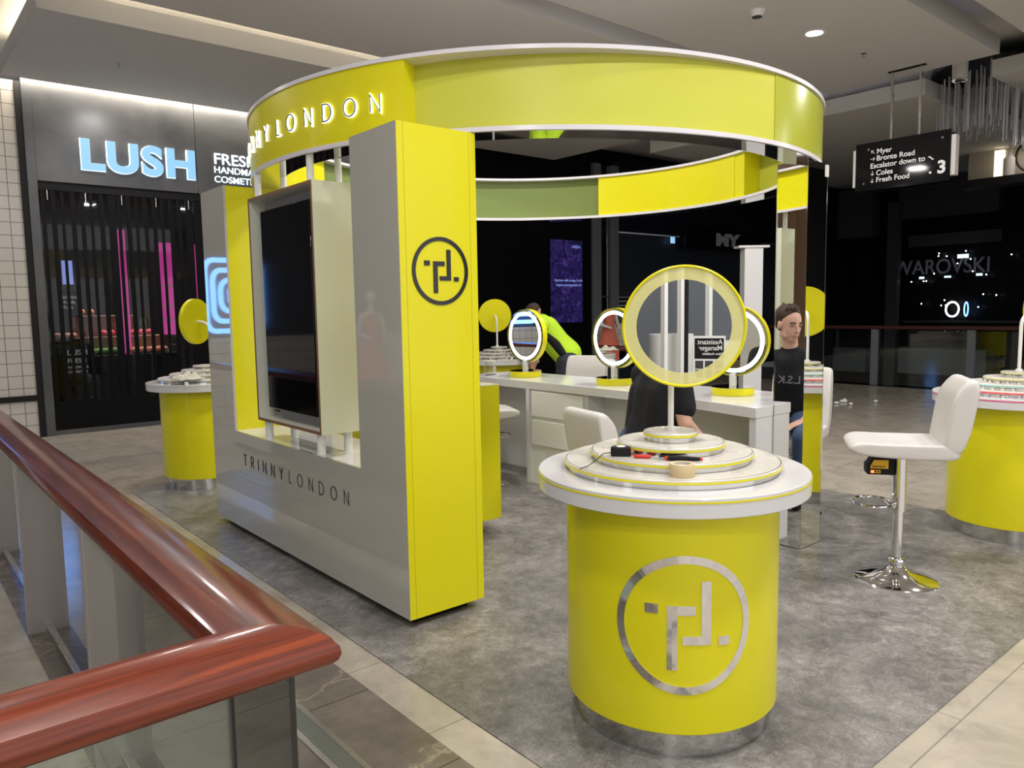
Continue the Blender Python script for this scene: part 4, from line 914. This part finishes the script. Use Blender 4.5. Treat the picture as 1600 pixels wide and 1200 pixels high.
def head(b, c, fwd, up, s=1.0):
    """adds head volumes; returns function mapping local (side, fwd, up) to world"""
    f = Vector(fwd).normalized(); u = (Vector(up)-f*Vector(up).dot(f)).normalized(); r = f.cross(u); Rm = Matrix((r, f, u)).transposed()
    P = lambda x, y, z: Vector(c)+Rm @ Vector((x, y, z))*s
    b.ball(P(0, -.012, .035), .075*s, .094*s, .088*s, 24, 16, Rm); b.ball(P(0, .022, -.03), .060*s, .066*s, .078*s, 20, 14, Rm)
    b.ball(P(0, .045, -.085), .034*s, .036*s, .026*s, 14, 10, Rm)                     # chin
    for q in (-1, 1):
        b.ball(P(q*.036, .050, -.012), .022*s, .022*s, .018*s, 12, 8, Rm); b.ball(P(q*.045, .012, -.06), .022*s, .045*s, .026*s, 12, 8, Rm)
        b.ball(P(q*.028, .073, .034), .024*s, .012*s, .009*s, 12, 8, Rm)                # brow ridge
        b.ball(P(q*.078, -.008, .0), .010*s, .020*s, .031*s, 12, 8, Rm)               # ear
    cap(b, P(0, .082, .025), P(0, .099, -.018), .009*s, .012*s, 10); b.ball(P(0, .094, -.021), .017*s, .012*s, .009*s, 10, 8, Rm)   # nose
    b.ball(P(0, .078, -.050), .024*s, .012*s, .008*s, 12, 8, Rm); b.ball(P(0, .077, -.061), .021*s, .012*s, .007*s, 12, 8, Rm)      # lips
    return P, Rm
# --- seated man in black T-shirt and jeans
mx, my = 3.47, 2.87; fa = math.radians(-18); F = Vector((math.cos(fa), math.sin(fa), 0)); Sd = Vector((-math.sin(fa), math.cos(fa), 0)); U = Vector((0, 0, 1))
def Q(f, s, z): return Vector((mx, my, 0))+F*f+Sd*s+U*z
man = thing('person', 'man in black T-shirt and jeans sitting on a stool at the counter', 'person', (0, 0, 0))
b = MB()
chain(b, [(Q(-.02, 0, .70), .125), (Q(.02, 0, .84), .115), (Q(.05, 0, .98), .125), (Q(.07, 0, 1.08), .10)]); cap(b, Q(.07, -.13, 1.10), Q(.07, .13, 1.10), .065, .065)
cap(b, Q(.07, 0, 1.12), Q(.105, 0, 1.26), .058, .053)
hf = Vector((math.cos(math.radians(-66)), math.sin(math.radians(-66)), -.22)).normalized()
hc = Q(.125, 0, 1.352); HP, HR = head(b, hc, hf, U, 1.0)
for q in (-1, 1):
    sh0, el, wr = Q(.06, q*.19, 1.09), Q(.10+.04*q, q*.25, .85), Q(.27, q*.12-.02, .71)
    chain(b, [(sh0, .058), (el, .042), (wr, .027)]); hand(b, wr, (Q(.36, q*.04, .665)-wr), -U, .35, q)
    hp, kn_, an = Q(.0, q*.10, .68), Q(.38, q*.16, .60), Q(.37, q*.15, .24)
    chain(b, [(hp, .09), (kn_, .062), (an, .042)]); chain(b, [(an, .04), (Q(.47, q*.15, .20), .032), (Q(.54, q*.15, .19), .026)])
bd = remesh(b.build('body', 'skin2', man), .0075, 3)
b = MB()
chain(b, [(Q(-.02, 0, .72), .145), (Q(.02, 0, .84), .137), (Q(.05, 0, .98), .148), (Q(.065, 0, 1.07), .125)]); cap(b, Q(.07, -.14, 1.105), Q(.07, .14, 1.105), .078, .078)
cap(b, Q(.07, 0, 1.13), Q(.08, 0, 1.175), .074, .068)
for q in (-1, 1): cap(b, Q(-.0, q*.07, .74), Q(.04, q*.08, .98), .125, .125); chain(b, [(Q(.06, q*.19, 1.09), .074), (Q(.09+.02*q, q*.235, .93), .066)])
remesh(b.build('t_shirt', 'tee', man), .012, 4)
b = MB()
for q in (-1, 1): chain(b, [(Q(-.02, q*.08, .685), .112), (Q(.38, q*.16, .605), .075), (Q(.37, q*.15, .28), .06)])
cap(b, Q(-.03, -.08, .70), Q(-.03, .08, .70), .125, .125)
remesh(b.build('jeans', 'jeans', man), .012, 4)
b = MB()
for q in (-1, 1): chain(b, [(Q(.37, q*.15, .215), .048), (Q(.47, q*.15, .185), .042), (Q(.55, q*.15, .18), .034)])
remesh(b.build('shoes', 'blackm', man), .01, 3)
b = MB(); Hs = 1.0
b.ball(HP(0, -.024, .052), .083*Hs, .096*Hs, .084*Hs, 28, 16, HR); b.ball(HP(0, -.055, .015), .072, .058, .082, 24, 14, HR)
for q in (-1, 1): b.ball(HP(q*.066, .004, .022), .012, .022, .034, 12, 8, HR)
rh = random.Random(4)
for k in range(46):
    a = rh.uniform(0, 2*PI); rr2 = rh.uniform(0, .062); x_, y_ = rr2*math.cos(a), -.012+rr2*math.sin(a)*1.15
    p = HP(x_, y_, .105+.02*(1-(rr2/.062)**2)); b.tube([p, p+(HP(x_*1.15, y_+.012, .150)-p)*rh.uniform(.35, .8)], [.012, .004], 6)
hr = b.build('hair', 'hair', man); remesh(hr, .0045, 1)
# cut hair away from the face with a face-side offset: front half sits behind the brow
hr.data.transform(Matrix.Translation(-hf*.010*Hs+Vector((0, 0, .010))))
for q in (-1, 1):
    MB().ball(HP(q*.034, .0735, .016), .0135, .010, .0075, 12, 8, HR).build('eye', mat('eye', (.25, .2, .17), .2) if q < 0 else bpy.data.materials['eye'], man)
    MB().tube([HP(q*.016, .088, .036), HP(q*.034, .088, .043), HP(q*.055, .074, .036)], .0045, 6).build('eyebrow', 'hair', man)
MB().tube([HP(-.024, .0865, -.056), HP(0, .0915, -.0555), HP(.024, .0865, -.056)], .0035, 6).build('mouth', 'lip', man)
text_mesh('shirt_print', 'L.S.K', 'textdim', man, tuple(Q(.2075, -.10, .955)), tuple(Sd), (0, 0, 1), .075, .004, .001)
# --- worker bending over in high visibility shirt
wk = thing('person', 'worker in bright lime shirt bending over behind the counter', 'person', (0, 0, 0))
wx, wy = 6.05, 6.22; Lf = Vector((-.70, .55, 0)).normalized(); Tw = Vector((-.64, -.76, 0))   # leaning to the left of the picture
def W(l, s, z): return Vector((wx, wy, 0))+Lf*l+Tw*s+U*z
b = MB(); chain(b, [(W(0, 0, .93), .14), (W(.12, 0, 1.10), .13), (W(.24, 0, 1.27), .13), (W(.30, 0, 1.33), .10)]); cap(b, W(.29, -.14, 1.32), W(.29, .14, 1.32), .065, .065)
cap(b, W(.28, 0, 1.34), W(.33, 0, 1.40), .058, .055)
WP, WR = head(b, W(.37, .02, 1.43), (Lf+Vector((0, 0, -1.1))), (Lf*.9+U), 1.0)
for q in (-1, 1):
    sh0, el, wr = W(.31, q*.19, 1.30), W(.34, q*.24, 1.05), W(.40, q*.18, .84)
    chain(b, [(sh0, .058), (el, .044), (wr, .03)]); hand(b, wr, (0, 0, -1), Lf, .4, q)
    chain(b, [(W(0, q*.10, .90), .10), (W(.04, q*.11, .50), .065), (W(-.02, q*.11, .09), .045)]); cap(b, W(0, q*.11, .05), W(.15, q*.11, .035), .04, .03)
remesh(b.build('body', 'skin', wk), .009, 3)
b = MB(); chain(b, [(W(.0, 0, .98), .165), (W(.12, 0, 1.10), .155), (W(.24, 0, 1.26), .155), (W(.29, 0, 1.32), .12)]); cap(b, W(.28, -.14, 1.32), W(.28, .14, 1.32), .08, .08)
for q in (-1, 1): cap(b, W(.31, q*.19, 1.30), W(.33, q*.235, 1.12), .076, .066)
remesh(b.build('shirt', 'hivis', wk), .013, 4)
b = MB(); chain(b, [(W(.05, .125, .98), .05), (W(.14, .135, 1.10), .052), (W(.24, .13, 1.2), .04)]); remesh(b.build('shirt_side_panel', 'tee', wk), .01, 3)
b = MB()
for q in (-1, 1): chain(b, [(W(0, q*.08, .90), .135), (W(.04, q*.11, .50), .085), (W(-.02, q*.11, .12), .065)])
remesh(b.build('trousers', 'trouser', wk), .013, 3)
b = MB()
for q in (-1, 1): cap(b, W(-.02, q*.11, .055), W(.17, q*.11, .045), .052, .042)
remesh(b.build('boots', 'blackm', wk), .012, 2)
b = MB(); b.ball(WP(0, -.022, .048), .079, .092, .080, 24, 14, WR); b.build('hair', 'hair', wk)
# mannequin in the window on the left, mirrored in the gloss panel
mq = thing('mannequin', 'mannequin in a coral dress mirrored in the grey gloss pillar', 'mannequin', (-2.35, 10.6, 0))
b = MB(); chain(b, [((0, 0, .95), .13), ((0, 0, 1.15), .095), ((0, 0, 1.35), .12), ((0, 0, 1.45), .07)]); cap(b, (0, 0, 1.45), (0, 0, 1.60), .045, .042); b.ball((0, -.01, 1.72), .075, .09, .11); cap(b, (-.14, 0, 1.44), (.14, 0, 1.44), .05, .05)
for q in (-1, 1): chain(b, [((q*.17, 0, 1.42), .045), ((q*.24, -.02, 1.15), .035), ((q*.12, -.18, 1.08), .025)]); chain(b, [((q*.08, 0, .9), .08), ((q*.09, 0, .5), .055), ((q*.09, 0, .06), .035)])
remesh(b.build('figure', 'cream', mq), .014, 3)
MB().lathe([(.07, 1.46), (.135, 1.38), (.11, 1.15), (.14, 1.0), (.30, .45), (.29, .45), (.13, 1.0), (.10, 1.15)], 40).build('dress', mat('coral_cloth', (.55, .13, .08), .9), mq)
MB().disc(.22, 0, .02, 32).build('stand', 'steel', mq)
